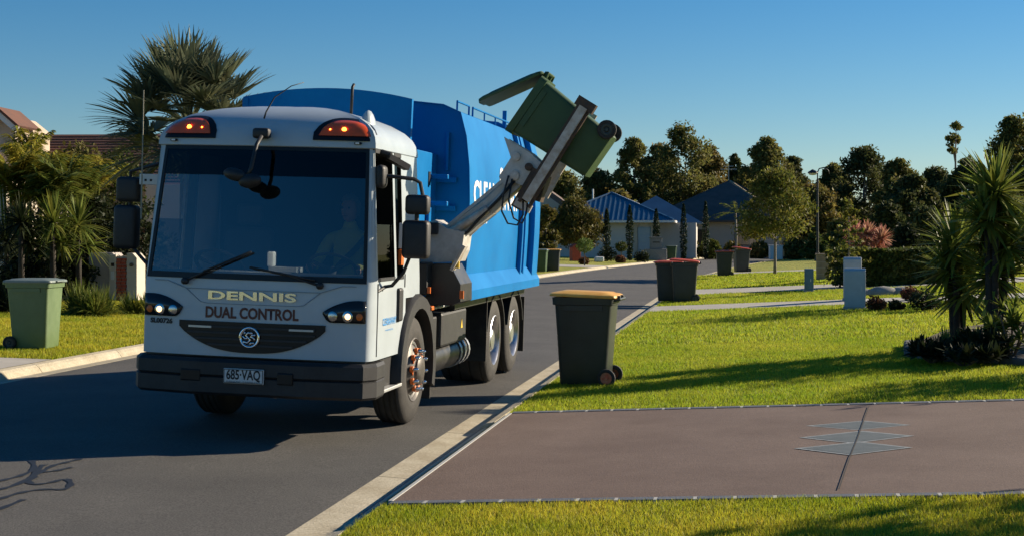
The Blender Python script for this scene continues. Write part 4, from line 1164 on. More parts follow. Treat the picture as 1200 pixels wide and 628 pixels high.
make_bin('green wheelie bin across the road next to a darker yellow lidded bin', a, R(170), 'bin_green', 'lid_grey')
a = hit(648, 318)
make_bin('dark wheelie bin with yellow lid across the road next to a green bin', a, R(174), 'bin_dark', 'lid_yellow')
a = hit(787, 305.5)
make_bin('small green wheelie bin in front of the blue roofed house beside the stone letterbox', a, R(170), 'bin_green', 'lid_grey')
a = hit(923, 304)
make_bin('distant green wheelie bin beside a white box behind the street tree', a, R(180), 'bin_green', 'lid_grey')
bc = TP(703, 183, 1, .88)
MB_ = TM @ Matrix.Translation((bc.x, BIN_Y, bc.z)) @ Matrix.Rotation(R(-56.5), 4, 'Y') @ Matrix.Scale(.95, 4)
make_bin('dark green wheelie bin lifted high by the truck arm with lid swinging open', (0, 0, 0), 0, 'bin_green', 'bin_green', lid=32, M=MB_)

# ------------------------------------------------------------------ letterboxes, boxes, lamp
p = hit(133, 352)
t = thing('letterbox', 'cream rendered letterbox pillar with red brick panel behind the left lawn', 'letterbox', p, R(-6))
bm = NB(); prism(bm, [(-.60, 0), (.05, 0), (.05, 1.06), (-.02, 1.14), (-.55, 1.14), (-.60, 1.06)], lambda u, v: (u, -.02, v), lambda u, v: (u, .55, v)); obj('left_pier', bm, 'render_grey', t)
bm = NB(); box(bm, -.07, .10, -.10, -.022, 0, 1.10, .01); obj('front_panel', bm, 'render_cream', t)
bm = NB(); box(bm, .105, .37, -.06, .40, 0, 1.06); core = obj('brick_panel', bm, 'mortar', t)
k = 0; z = .006
bme = NB(); box(bme, 0, .112, -.05, 0, 0, .066, .004, 1); mbrick = bpy.data.meshes.new('brick'); bme.to_mesh(mbrick); bme.free(); mbrick.materials.append(MATS['brick'])
while z < 1.0:
    for i in range(2):
        o = bpy.data.objects.new('brick', mbrick); col.objects.link(o); o.parent = core; o.location = (.118 + i * .124 - (.02 if k % 2 else 0), -.045, z)
    z += .078; k += 1
bm = NB(); prism(bm, [(.375, 0), (.62, 0), (.62, 1.02), (.52, 1.13), (.375, 1.13)], lambda u, v: (u, -.12, v), lambda u, v: (u, .45, v)); obj('right_pier', bm, 'render_cream', t)
bm = NB(); box(bm, -.02, .06, -.115, -.10, .82, .90, .005); obj('mail_slot', bm, 'lens_dark', t)
bm = NB(); box(bm, -.03, .06, -.112, -.10, .50, .70, .004); obj('number_plaque', bm, 'plate_white', t)
bm = NB(); lathe(bm, [(.045, 0), (.045, .05), (.03, .06), (.001, .06)], 12, Matrix.Translation((.50, -.12, .86)) @ Matrix.Rotation(R(90), 4, 'X')); obj('wall_light', bm, 'lens_dark', t)

def cabinet(label, px, py, w, dpt, h, m, rz=0, cham=.06):
    p = hit(px, py); t = thing('utility_cabinet', label, 'cabinet', p, rz)
    bm = NB(); prism(bm, [(-dpt/2, .05), (dpt/2, .05), (dpt/2, h), (-dpt/2 + cham*1.5, h), (-dpt/2, h - cham)], lambda u, v: (-w/2, u, v), lambda u, v: (w/2, u, v)); bmesh.ops.bevel(bm, geom=bm.edges[:], offset=.012, segments=2, affect='EDGES'); b = obj('housing', bm, m, t)
    bm = NB(); box(bm, -w/2 - .02, w/2 + .02, -dpt/2 - .02, dpt/2 + .02, 0, .05); obj('plinth', bm, 'concrete_grey', t)
    bm = NB(); box(bm, -w/2 + .04, w/2 - .04, -dpt/2 - .008, -dpt/2 + .01, .10, h - cham - .06, .004); dr = obj('door', bm, m, t)
    bm = NB(); box(bm, w/2 - .09, w/2 - .065, -dpt/2 - .025, -dpt/2 - .006, h*.45, h*.58, .004); obj('door_latch', bm, 'galv', dr)
    return t
cabinet('pale grey utility cabinet at the edge of the lawn, the nearer of two', 1002, 362, .42, .40, .82, 'box_pale', R(-14), .05)
cabinet('pale grey utility cabinet half hidden behind a nearer matching one', 999, 352, .40, .40, .98, 'box_pale', R(-14), .05)
cabinet('slim blue grey utility post standing on the lawn beside the path', 948, 342, .24, .24, .62, 'box_blue', R(-10), .02)
p = hit(964, 328); t = thing('brick_pillar', 'tan block pillar below the street lamp beside the hedge', 'pillar', p, R(-10))
bm = NB(); box(bm, -.20, .20, -.20, .20, 0, .82); core = obj('pillar_core', bm, 'mortar', t)
bme = NB(); box(bme, -.205, .205, -.208, .205, 0, .19, .006, 1); mblk = bpy.data.meshes.new('block'); bme.to_mesh(mblk); bme.free(); mblk.materials.append(MATS['tan_block'])
for i in range(4):
    o = bpy.data.objects.new('block', mblk); col.objects.link(o); o.parent = t; o.location.z = .008 + i * .2
bm = NB(); box(bm, -.24, .24, -.24, .24, .815, .87, .012); obj('cap', bm, 'tan_block', t)
p = hit(768, 305); t = thing('stone_letterbox', 'grey stone letterbox pedestal in front of the blue roofed garage', 'letterbox', p, 0)
bm = NB(); box(bm, -.72, .72, -.4, .4, 0, .75, .04); obj('base', bm, 'stone_grey', t)
bm = NB(); box(bm, -.35, .42, -.3, .3, .75, 1.45, .04); bx_ = obj('mail_box', bm, 'stone_grey', t)
bm = NB(); box(bm, -.2, .25, -.31, -.295, 1.15, 1.22); obj('mail_slot', bm, 'lens_dark', bx_)
bm = NB(); box(bm, -.40, .47, -.36, .36, 1.45, 1.54, .02); obj('cap', bm, 'stone_grey', t)
p = hit(674, 306); t = thing('red_letterbox', 'small red letterbox pillar beside the round bush across the road', 'letterbox', p, R(20))
bm = NB(); box(bm, -.28, .28, -.25, .25, 0, .85, .02); obj('pillar', bm, 'red_box', t)
bm = NB(); prism(bm, [(-.34, .85), (.34, .85), (0, 1.08)], lambda u, v: (u, -.3, v), lambda u, v: (u, .3, v)); obj('cap', bm, 'red_box', t)
p = hit(702, 307); t = thing('garden_rock', 'pale square garden block on the lawn across the road', 'stone', p, R(10))
bm = NB(); box(bm, -.28, .28, -.2, .2, 0, .32, .08, 3); obj('block', bm, 'trim_white', t)
p = hit(909, 305); t = thing('white_cabinet', 'white box cabinet beside the distant green bin behind the street tree', 'cabinet', p, 0)
bm = NB(); box(bm, -.42, .42, -.3, .3, .05, .95, .03); b_ = obj('housing', bm, 'trim_white', t)
bm = NB(); box(bm, -.46, .46, -.34, .34, .95, 1.0, .01); obj('top', bm, 'trim_white', t)
bm = NB(); box(bm, -.012, .012, -.31, -.295, .1, .9); obj('door_gap', bm, 'trim_dark', b_)

LY = 84.0; p = at(958, LY)
t = thing('street_lamp', 'black street lamp with curved arm rising behind the tan pillar', 'street lamp', p, 0)
ztop = H - (200 - HY) / F * LY - p.z
bm = NB(); tube(bm, [(0, 0, 0), (0, 0, .5), (0, 0, .52), (0, 0, ztop - .5)], [.13, .12, .075, .055], 12); obj('post', bm, 'lamp_post', t, True, 40)
bm = NB(); tube(bm, [(0, 0, ztop - .5), (0, 0, ztop - .12), (.1, 0, ztop + .10), (.35, 0, ztop + .16), (.6, 0, ztop + .02), (.68, 0, ztop - .2)], .035, 8); tube(bm, [(0, 0, ztop - .1), (-.25, 0, ztop + .02), (-.38, 0, ztop - .02)], .03, 8); obj('arm', bm, 'lamp_post', t, True)
bm = NB(); lathe(bm, [(.30, 0), (.26, .08), (.12, .16), (.03, .22), (.001, .22)], 16, Matrix.Translation((-.28, 0, ztop - .16))); hd = obj('lamp_head', bm, 'lamp_post', t, True, 40)
bm = NB(); lathe(bm, [(.26, 0), (.2, -.09), (.001, -.12)], 14, Matrix.Translation((-.28, 0, ztop - .165))); obj('lens', bm, 'lamp_lens', hd, True)
bm = NB(); lathe(bm, [(.18, 0), (.18, .1), (.1, .2), (.09, .3)], 14); obj('base', bm, 'lamp_post', t, True, 40)

# ------------------------------------------------------------------ houses
def hip_roof(bm, x0, x1, y0, y1, z0, h, over=.5, th=.12):
    x0 -= over; x1 += over; y0 -= over; y1 += over
    w, d = x1 - x0, y1 - y0; i = min(w, d) / 2
    if w >= d: r0, r1 = (x0 + i, (y0+y1)/2, z0 + h), (x1 - i - .01, (y0+y1)/2, z0 + h)
    else: r0, r1 = ((x0+x1)/2, y0 + i, z0 + h), ((x0+x1)/2, y1 - i - .01, z0 + h)
    c = [bm.verts.new(v) for v in ((x0,y0,z0),(x1,y0,z0),(x1,y1,z0),(x0,y1,z0))]; b = [bm.verts.new((v.co.x, v.co.y, z0 - th)) for v in c]
    a, e = bm.verts.new(r0), bm.verts.new(r1)
    if w >= d: fs = ((c[0], c[1], e, a), (c[1], c[2], e), (c[2], c[3], a, e), (c[3], c[0], a))
    else: fs = ((c[0], c[1], a), (c[1], c[2], e, a), (c[2], c[3], e), (c[3], c[0], a, e))
    for f in fs: bm.faces.new(f)
    for j in range(4): bm.faces.new((b[j], b[(j+1)%4], c[(j+1)%4], c[j]))
    bm.faces.new(b[::-1]); return Vector(r0), Vector(r1)
def window(parent, x0, x1, y, z0, z1, n=2, m='trim_white'):
    bm = NB(); t_ = .06
    for (a, b, c, d_) in ((x0, x1, z1 - t_, z1), (x0, x1, z0, z0 + t_), (x0, x0 + t_, z0 + t_, z1 - t_), (x1 - t_, x1, z0 + t_, z1 - t_)): box(bm, a, b, y - .05, y + .02, c, d_)
    w = obj('window', bm, m, parent)
    for i in range(n):
        a = x0 + t_ + (x1 - x0 - 2*t_) * i / n; b = x0 + t_ + (x1 - x0 - 2*t_) * (i + 1) / n
        bm = NB(); box(bm, a + .02, b - .02, y - .022, y - .004, z0 + t_, z1 - t_); obj('pane', bm, 'window_glass', w)
def ribs_on(parent, A, B, C, D, n, m):
    """raised ribs on a roof plane from eave A-B up to ridge D-C (D over A)"""
    bm = NB(); nrm = (B - A).cross(D - A).normalized()
    if nrm.z < 0: nrm = -nrm
    ev = (B - A); L = ev.length; ev.normalize(); up = (D - A) - ev * (D - A).dot(ev); up.normalize()
    for i in range(1, n):
        p = A + (B - A) * i / n; lo, hi = 0.0, 40.0
        # length of the plane at this place along the eave
        s = (p - A).dot(ev); sD = (D - A).dot(ev); sC = (C - A).dot(ev); hh = (D - A).dot(up)
        k = hh * (s / sD if s < sD else ((L - s) / (L - sC) if s > sC else 1)) if sD > 1e-3 or sC < L else hh
        if k > .2: beam(bm, p + nrm * .015, p + up * k + nrm * .015, .06, .04, nrm)
    return obj('roof_ribs', bm, m, parent)
# blue roofed house across the road
Y = 100.0; p = at(740, Y); 
t = thing('blue_roof_house', 'white house with blue ribbed metal roof and garage across the road', 'house', (p.x, Y, p.z), R(-8))
zb = 0.0; 
bm = NB(); box(bm, -5.6, 1.6, 0, 10, 0, 2.55); box(bm, 1.6, 4.4, 1.2, 9, 0, 2.45); w = obj('wall', bm, 'wall_white', t)
bm = NB(); r0, r1 = hip_roof(bm, -5.6, 2.3, 0, 10, 2.62, 2.0, .6); rf = obj('roof', bm, 'roof_blue', t)
e = .6
ribs_on(rf, Vector((-6.2, -.6, 2.62)), Vector((2.9, -.6, 2.62)), r0, r0, 26, 'roof_blue')
ribs_on(rf, Vector((2.9, -.6, 2.62)), Vector((2.9, 10.6, 2.62)), r1, r0, 26, 'roof_blue')
for A_, B_ in (((-6.2, -.6, 2.62), r0), ((2.9, -.6, 2.62), r0), ((-6.2, 10.6, 2.62), r1), ((2.9, 10.6, 2.62), r1)):
    bm = NB(); tube(bm, [A_, B_], .09, 6); obj('hip_capping', bm, 'roof_blue', rf)
bm = NB(); hip_roof(bm, -1.5, 4.3, 4.6, 14, 2.50, 2.0, .5); obj('side_roof', bm, 'roof_blue', t)
bm = NB(); box(bm, -6.25, 2.95, -.72, -.6, 2.45, 2.6); box(bm, 2.9, 3.02, -.6, 10.6, 2.45, 2.6); obj('gutter', bm, 'trim_white', t)
for x in (.30, 1.45):
    bm = NB(); box(bm, x - .11, x + .11, -.16, -.005, 0, 2.45, .01); obj('pier', bm, 'wall_cream', t)
bm = NB(); box(bm, .42, 1.33, -.06, -.004, .02, 2.15); gd = obj('garage_door', bm, 'garage_blue', t)
for i in range(4):
    bm = NB(); box(bm, .44, 1.31, -.085, -.061, .06 + i * .53, .52 + i * .53, .01); obj('door_panel', bm, 'garage_blue', gd)
window(t, -4.6, -3.2, 0, .9, 2.0)
bm = NB(); tube(bm, [(-3.0, 4, 3.6), (-3.0, 4, 4.9)], .06, 8); obj('vent_pipe', bm, 'trim_white', rf)
# grey tiled house
Y = 118.0; p = at(838, Y)
t = thing('grey_roof_house', 'cream house under a big dark grey hipped tile roof right of the blue roof', 'house', (p.x, Y, p.z), R(-20))
bm = NB(); box(bm, -5.0, 5.2, 0, 11, 0, 2.75); obj('wall', bm, 'wall_cream', t)
bm = NB(); hip_roof(bm, -5.0, 5.2, 0, 11, 2.85, 3.3, .7); rf = obj('roof', bm, 'roof_grey', t)
r0, r1 = Vector((.1, 5.5, 6.15)), Vector((.1, 5.5, 6.15))
bm = NB()
for i in range(1, 22):                        # tile courses, standing proud of the roof plane
    f = i / 22; 
    for (a, b) in (((-5.7, -.7), (5.9, -.7)), ((5.9, -.7), (5.9, 11.7))):
        A = Vector((a[0], a[1], 2.85)).lerp(Vector((.1, 5.5, 6.15)), f); B = Vector((b[0], b[1], 2.85)).lerp(Vector((.1, 5.5, 6.15)), f)
        beam(bm, A, B, .05, .05)
obj('tile_course', bm, 'roof_grey', rf)
for c in ((-5.7, -.7), (5.9, -.7), (5.9, 11.7)):
    bm = NB(); tube(bm, [(c[0], c[1], 2.87), (.1, 5.5, 6.2)], .11, 6); obj('ridge_tiles', bm, 'tan_block' if c[0] > 0 and c[1] < 0 else 'roof_grey', rf)
bm = NB(); box(bm, -5.75, 5.95, -.82, -.7, 2.68, 2.84); obj('gutter', bm, 'trim_dark', t)
window(t, -2.4, -.6, 0, .8, 2.1, 2, 'trim_dark'); window(t, 1.6, 3.4, 0, .8, 2.1, 3, 'trim_dark'); window(t, -4.4, -3.2, 0, .9, 2.1, 2, 'trim_dark')
bm = NB(); tube(bm, [(0.0, 5.5, 6.1), (0, 5.5, 7.6)], .02, 6); box(bm, -.7, .7, 5.49, 5.51, 7.2, 7.23); box(bm, -.4, .4, 5.49, 5.51, 7.45, 7.48); obj('tv_aerial', bm, 'galv', rf)
# brown roofed house, further right
Y = 140.0; p = at(985, Y)
t = thing('brown_roof_house', 'distant house with brown tiled roof glimpsed between trees behind the lamp', 'house', (p.x, Y, p.z), R(-12))
bm = NB(); box(bm, -5, 5, 0, 9, 0, 2.6); obj('wall', bm, 'wall_tan', t)
bm = NB(); hip_roof(bm, -5, 5, 0, 9, 2.7, 2.2, .6); obj('roof', bm, 'roof_brown', t)
window(t, -3, -1.2, 0, .8, 2.0); window(t, 1.2, 3, 0, .8, 2.0)
bm = NB(); box(bm, .2, 1.6, 2.0, 3.0, 4.1, 4.3); obj('solar_panel', bm, 'galv', t)
# brick gable behind the truck arm
Y = 108.0; p = at(655, Y)
t = thing('gabled_house', 'tan brick gabled house left of the blue roof behind the truck arm', 'house', (p.x - 1.6, Y, p.z), R(-5))
bm = NB(); box(bm, -4, 3.2, 0, 9, 0, 2.8); obj('wall', bm, 'wall_tan', t)
bm = NB(); prism(bm, [(-4.3, 2.8), (3.6, 2.8), (-.3, 5.6)], lambda u, v: (u, -.4, v), lambda u, v: (u, 9.4, v)); obj('roof', bm, 'roof_brown', t)
bm = NB(); prism(bm, [(-3.6, 2.85), (2.9, 2.85), (-.3, 5.1)], lambda u, v: (u, -.46, v), lambda u, v: (u, -.41, v)); obj('gable', bm, 'wall_tan', t)
window(t, 1.0, 2.4, 0, .9, 2.1)
# left houses
Y = 47.0; p = at(20, Y)
t = thing('red_roof_house', 'house with red brown tiled roof and white trimmed gable behind the left garden', 'house', (p.x, Y, p.z), R(-3))
bm = NB(); box(bm, -9, 9.5, 0, 10, 0, 3.0); obj('wall', bm, 'wall_tan', t)
zr = H - (158 - HY) / F * (Y + 5) - p.z
bm = NB(); prism(bm, [(-.7, 3.0), (5.0, zr), (10.7, 3.0)], lambda u, v: (-9.6, u, v), lambda u, v: (10.2, u, v)); rf = obj('roof', bm, 'roof_red', t)
bm = NB()
for i in range(1, 18):
    f = i / 18; box(bm, -9.6, 10.2, -.7 + 5.7 * f - .03, -.7 + 5.7 * f + .03, 3.0 + (zr - 3.0) * f - .01, 3.0 + (zr - 3.0) * f + .03)
obj('tile_course', bm, 'roof_red', rf)
gt = at(0, Y, 127); gx = gt.x - p.x; gzz = gt.z - p.z; hb = gzz - 1.9
bm = NB(); prism(bm, [(gx - .5, 3.0), (gx + .5, 3.0), (gx + .5, gzz - .6), (gx, gzz - .2), (gx - .5, gzz - .6)], lambda u, v: (u, .0, v), lambda u, v: (u, 3, v)); gb = obj('gable_wall', bm, 'wall_tan', t)
bm = NB()
for sg in (-1, 1): beam(bm, (gx, -.25, gzz - .16), (gx + sg*.66, -.25, gzz - .72), .20, .10, (0, 1, 0))
obj('barge_board', bm, 'trim_white', gb)
bm = NB()
for sg in (-1, 1): beam(bm, (gx, .6, gzz), (gx + sg*.72, .6, gzz - .62), .08, 1.9, (0, 1, 0))
obj('gable_roof', bm, 'roof_red', gb)
for x in (-6, -1.5, 2.5, 6.0): window(t, x, x + 1.6, 0, .9, 2.2)
bm = NB(); box(bm, 3.2, 4.2, -.06, -.004, 0, 2.1, .01); obj('front_door', bm, 'roof_red', t)
bm = NB(); box(bm, 4.5, 6.0, -.9, -.3, 0, 3.0, .01); obj('porch_pier', bm, 'wall_cream', t)
Y = 40.0; p = at(-40, Y); ez = H - (206 - HY) / F * Y - p.z
t = thing('garage', 'cream garage corner with low brown roof at the left edge of the frame', 'garage', (p.x, Y, p.z), R(-4))
bm = NB(); box(bm, -5, 1.15, 0, 6, 0, ez); obj('wall', bm, 'wall_cream', t)
bm = NB(); hip_roof(bm, -5, 1.15, 0, 6, ez + .13, 1.1, .30, .13); obj('roof', bm, 'roof_brown', t)
bm = NB(); box(bm, -5.3, 1.5, -.40, -.305, ez - .06, ez + .1); obj('gutter', bm, 'trim_dark', t)
window(t, -.1, .7, 0, .9, 2.0)

# ------------------------------------------------------------------ vegetation
def cards(name, C, size, m, parent, aspect=.55, flat=0.0):
    C = np.asarray(C); n = len(C); sz = np.asarray(size) * np.ones(n)
    a = RNG.normal(size=(n, 3)); a[:, 2] *= (1 - flat); a /= np.linalg.norm(a, axis=1, keepdims=True)
    b = RNG.normal(size=(n, 3)); b -= a * np.sum(a * b, 1, keepdims=True); b /= np.linalg.norm(b, axis=1, keepdims=True)
    l = sz * RNG.uniform(.6, 1.3, n); w = l * aspect * RNG.uniform(.7, 1.2, n)
    V = np.stack([C - a * l[:, None], C + b * w[:, None], C + a * l[:, None], C - b * w[:, None]], 1)
    return raw(name, V.reshape(-1, 3), np.arange(4 * n), 4, m, parent)
def clump_points(cens, rads, per, squash=.75, shell=.35):
    out = []
    for c, r in zip(cens, rads):
        k = max(4, int(per * (r ** 2) * RNG.uniform(.8, 1.2)))
        d = RNG.normal(size=(k, 3)); d /= np.linalg.norm(d, axis=1, keepdims=True)
        rr = r * (shell + (1 - shell) * RNG.uniform(0, 1, k) ** .5); d *= rr[:, None] * RNG.uniform(.75, 1.15, k)[:, None]; d[:, 2] *= squash
        out.append(np.asarray(c) + d)
    return np.concatenate(out)
def crown_centres(n, hw, z0, z1, top=.65, dep=None, irr=.25):
    """clump centres inside an egg-shaped crown, biased to the outside"""
    cs = []
    for i in range(n):
        u = RNG.uniform(0, 1); z = z0 + (z1 - z0) * u
        prof_ = math.sin(math.pi * min(1, max(.04, (u ** top)))) ** .6 if u < .98 else .2
        a = RNG.uniform(0, 2 * math.pi); r = hw * prof_ * math.sqrt(RNG.uniform(.12, 1)) * (1 + RNG.uniform(-irr, irr))
        cs.append((r * math.cos(a), (dep or hw) / hw * r * math.sin(a), z))
    return cs
def tree(name, label, base, height, hw, m, trunk_m='bark', n=26, clump=.28, per=60, leaf=.2, z0f=.35, tr=.13, group=None, top=.65, lean=0, aspect=.5, squash=.7, cat='tree', nlimb=8, shell=.35):
    t = thing(name, label, cat, base, RNG.uniform(0, 6.28), group)
    z0 = height * z0f; cr = hw * clump * 1.6
    cs = crown_centres(n, hw - cr * .5, z0 + cr * .4, height - cr * .7, top)
    cs.append((lean * height * .1, 0, height - cr * .75))
    rads = [cr * RNG.uniform(.65, 1.25) for _ in cs]
    bm = NB(); zf = z0 + (height - z0) * .55
    pts = [(0, 0, -.1), (.03 * height * .1, 0, z0 * .5), (lean * height * .05, .02, z0), (lean * height * .08, 0, zf)]
    tube(bm, pts, [tr * 1.25, tr, tr * .8, tr * .35], 8)
    for c in sorted(cs, key=lambda q: q[2])[::max(1, len(cs) // nlimb)]:
        s = Vector((lean * height * .06, 0, z0 * .85 + (min(c[2], zf) - z0 * .85) * RNG.uniform(.1, .6))); e_ = Vector(c)
        md = s.lerp(e_, .5) + Vector((0, 0, .06 * height * RNG.uniform(-.3, 1)))
        tube(bm, [s, md, e_], [tr * .45, tr * .3, tr * .1], 6)
    obj('trunk', bm, trunk_m, t, True)
    cards('crown', clump_points(cs, rads, per / cr ** 2, squash, shell), leaf, m, t, aspect)
    return t
def strips(curves, widths, name, m, parent):
    """many tapered ribbons: curves (n,k,3), side vectors from cross with up"""
    Cv = np.asarray(curves, dtype=float); n, k, _ = Cv.shape
    d = Cv[:, -1] - Cv[:, 0]; up = np.tile(np.array([0, 0, 1.]), (n, 1)); s = np.cross(d, up); q = np.linalg.norm(s, axis=1, keepdims=True)
    s = np.where(q > 1e-4, s / np.maximum(q, 1e-4), np.array([1., 0, 0])); s += RNG.normal(size=(n, 3)) * .25
    prof_ = np.array(widths)
    V = np.empty((n, k, 2, 3))
    for i in range(k): V[:, i, 0] = Cv[:, i] - s * prof_[i]; V[:, i, 1] = Cv[:, i] + s * prof_[i]
    base = (np.arange(n) * k * 2)[:, None, None]; i = np.arange(k - 1)[None, :, None] * 2
    Fc = base + i + np.array([0, 1, 3, 2])[None, None, :]
    return raw(name, V.reshape(-1, 3), Fc.reshape(-1, 4), 4, m, parent)
def rosette(centre, n, L, w, droop=.35, el0=-.5, el1=1.45, name='leaves', m='leaf_yucca', parent=None, k=4):
    cs = []
    for i in range(n):
        az = RNG.uniform(0, 2 * math.pi); el = RNG.uniform(el0, el1); l = L * RNG.uniform(.75, 1.1) * (1 if el > 0 else .85)
        h = np.array([math.cos(az), math.sin(az), 0]); pts = []
        for j in range(k):
            t_ = j / (k - 1); pts.append(np.asarray(centre) + h * l * t_ * math.cos(el) + np.array([0, 0, l * t_ * math.sin(el) - droop * l * t_ * t_ * math.cos(el)]))
        cs.append(pts)
    return cs
W4 = lambda w: [w * .7, w, w * .75, w * .06]
# --- backdrop eucalypts: (pixel x, pixel y of the top, half width in pixels, depth)
EUC = [(742, 160, 26, 128, 'leaf_euc', 'tall narrow dark eucalypt rising just right of the raised bin'),
       (800, 143, 44, 132, 'leaf_euc', 'broad tall eucalypt above the blue roof, highest in the middle distance'),
       (772, 168, 30, 138, 'leaf_euc_olive', 'olive eucalypt squeezed between the narrow tree and the broad tall one'),
       (833, 170, 26, 136, 'leaf_euc_olive', 'olive eucalypt on the right shoulder of the broad tall one'),
       (861, 180, 14, 150, 'leaf_euc_dark', 'small sparse dark eucalypt in the gap above the grey roof ridge'),
       (898, 158, 34, 126, 'leaf_euc', 'dense rounded eucalypt above the grey roof behind the street tree'),
       (928, 184, 24, 134, 'leaf_euc_dark', 'lower dark eucalypt just left of the lamp head'),
       (1012, 172, 40, 130, 'leaf_euc_dark', 'wide dark eucalypt right of the street lamp'),
       (978, 190, 26, 138, 'leaf_euc', 'eucalypt between the lamp and the wide dark one'),
       (1052, 186, 30, 124, 'leaf_euc', 'eucalypt above the hedge right of the wide dark one'),
       (1096, 196, 34, 112, 'leaf_euc_dark', 'dark bushy eucalypt left of the smaller yucca top'),
       (1134, 186, 32, 104, 'leaf_euc_dark', 'dark bushy eucalypt between the two yuccas'),
       (1188, 134, 38, 118, 'leaf_euc', 'tall eucalypt at the right edge behind the big yucca'),
       (1222, 160, 40, 108, 'leaf_euc_dark', 'dark eucalypt cut off by the right edge'),
       (700, 196, 34, 136, 'leaf_euc_olive', 'low olive eucalypt below the raised bin'),
       (658, 200, 34, 130, 'leaf_euc', 'low eucalypt left of the raised bin base behind the truck arm'),
       (624, 196, 30, 140, 'leaf_euc_dark', 'dark eucalypt hidden mostly behind the truck body'),
       (585, 190, 34, 132, 'leaf_euc', 'eucalypt behind the rear of the truck body, right of its neighbours'),
       (520, 186, 36, 136, 'leaf_euc_olive', 'olive eucalypt behind the middle of the truck body'),
       (450, 192, 36, 130, 'leaf_euc', 'eucalypt behind the truck cab'),
       (1068, 205, 34, 98, 'leaf_euc_dark', 'dark shorter eucalypt right of the pink bush'),
       (1160, 200, 34, 92, 'leaf_euc_dark', 'dark shorter eucalypt directly behind the big yucca'),
       (955, 214, 34, 120, 'leaf_euc_olive', 'olive eucalypt directly behind the lamp post'),
       (880, 196, 30, 142, 'leaf_euc_olive', 'olive eucalypt behind the street tree crown')]
for (px, py, hwp, Y, m, lb) in EUC:
    p = at(px, Y); top_ = H - (py - HY) / F * Y - p.z; hw = 1.15 * hwp * Y / F
    tree('eucalypt_tree', lb, p, top_, hw, m, 'bark_pale', n=125, clump=.165, per=125, leaf=.175, z0f=.10, tr=.2, group='eucalypts along the skyline', squash=.8, aspect=.5, nlimb=10, shell=.1)
p = at(1120, 122); tree('sapling_tree', 'thin bare topped gum poking above the tree line left of the big yucca', p, H - (142 - HY) / F * 122 - p.z, .9, 'leaf_euc', 'bark_pale', n=8, clump=.3, per=45, leaf=.2, z0f=.72, tr=.1, nlimb=8)
# --- understorey bushes in front of the skyline trees
UND = [(640, 240, 18, 86, 'leaf_bush'), (725, 222, 24, 118, 'leaf_euc_olive'), (795, 236, 22, 124, 'leaf_bush'), (770, 270, 16, 108, 'leaf_hedge'), (806, 276, 14, 106, 'leaf_bush'), (832, 281, 16, 104, 'leaf_hedge'),
       (858, 283, 14, 102, 'leaf_bush'), (940, 246, 20, 108, 'leaf_bush'), (980, 256, 18, 100, 'leaf_euc'), (1040, 236, 22, 92, 'leaf_euc_dark'), (1085, 240, 28, 80, 'leaf_euc_dark'),
       (1060, 262, 22, 72, 'leaf_dark'), (1110, 258, 24, 66, 'leaf_dark'), (1150, 262, 26, 60, 'leaf_dark'), (1195, 250, 28, 64, 'leaf_dark'), (890, 284, 14, 106, 'leaf_bush'), (935, 276, 16, 96, 'leaf_bush'), (955, 272, 14, 92, 'leaf_hedge')]
WH = {640: 'beside the truck rear across the road', 725: 'above the blue roof ridge', 795: 'between the blue and grey roofs', 770: 'beside the blue roofed house right wall', 806: 'in front of the grey roofed house, leftmost',
      832: 'in front of the grey roofed house, middle', 858: 'in front of the grey roofed house, right', 940: 'left of the lamp post below the skyline', 980: 'right of the lamp post below the skyline', 1040: 'above the pink bush',
      1085: 'behind the smaller yucca, tall', 1060: 'right of the pink bush above the hedge', 1110: 'low behind the smaller yucca', 1150: 'low behind the gap between yuccas', 1195: 'low at the right edge behind the big yucca',
      890: 'behind the street tree trunk', 935: 'behind the distant green bin', 955: 'at the lamp post foot'}
for (px, py, hwp, Y, m) in UND:
    p = at(px, Y); h = H - (py - HY) / F * Y - p.z; hw = hwp * Y / F
    adj = {'leaf_bush': 'olive', 'leaf_euc_olive': 'brownish olive', 'leaf_hedge': 'green', 'leaf_euc': 'dull green', 'leaf_euc_dark': 'dark', 'leaf_dark': 'very dark'}[m]
    tree('bush', adj + ' leafy bush ' + WH[px], p, h, hw, m, 'bark', n=26, clump=.3, per=130, leaf=.17 * Y / 90, z0f=.02, tr=.08, group='bushes below the skyline trees', top=.55, cat='bush', shell=.2)
# --- street tree
p = hit(908, 322); Y = p.y
tree('street_tree', 'young street tree with slender trunk and airy olive crown on the verge', p, H - (193 - HY) / F * Y - p.z, 54 * Y / F, 'leaf_street', 'bark_pale', n=64, clump=.20, per=170, leaf=.085, z0f=.30, tr=.055, top=.55, squash=.6, aspect=.35, nlimb=16, shell=.1)
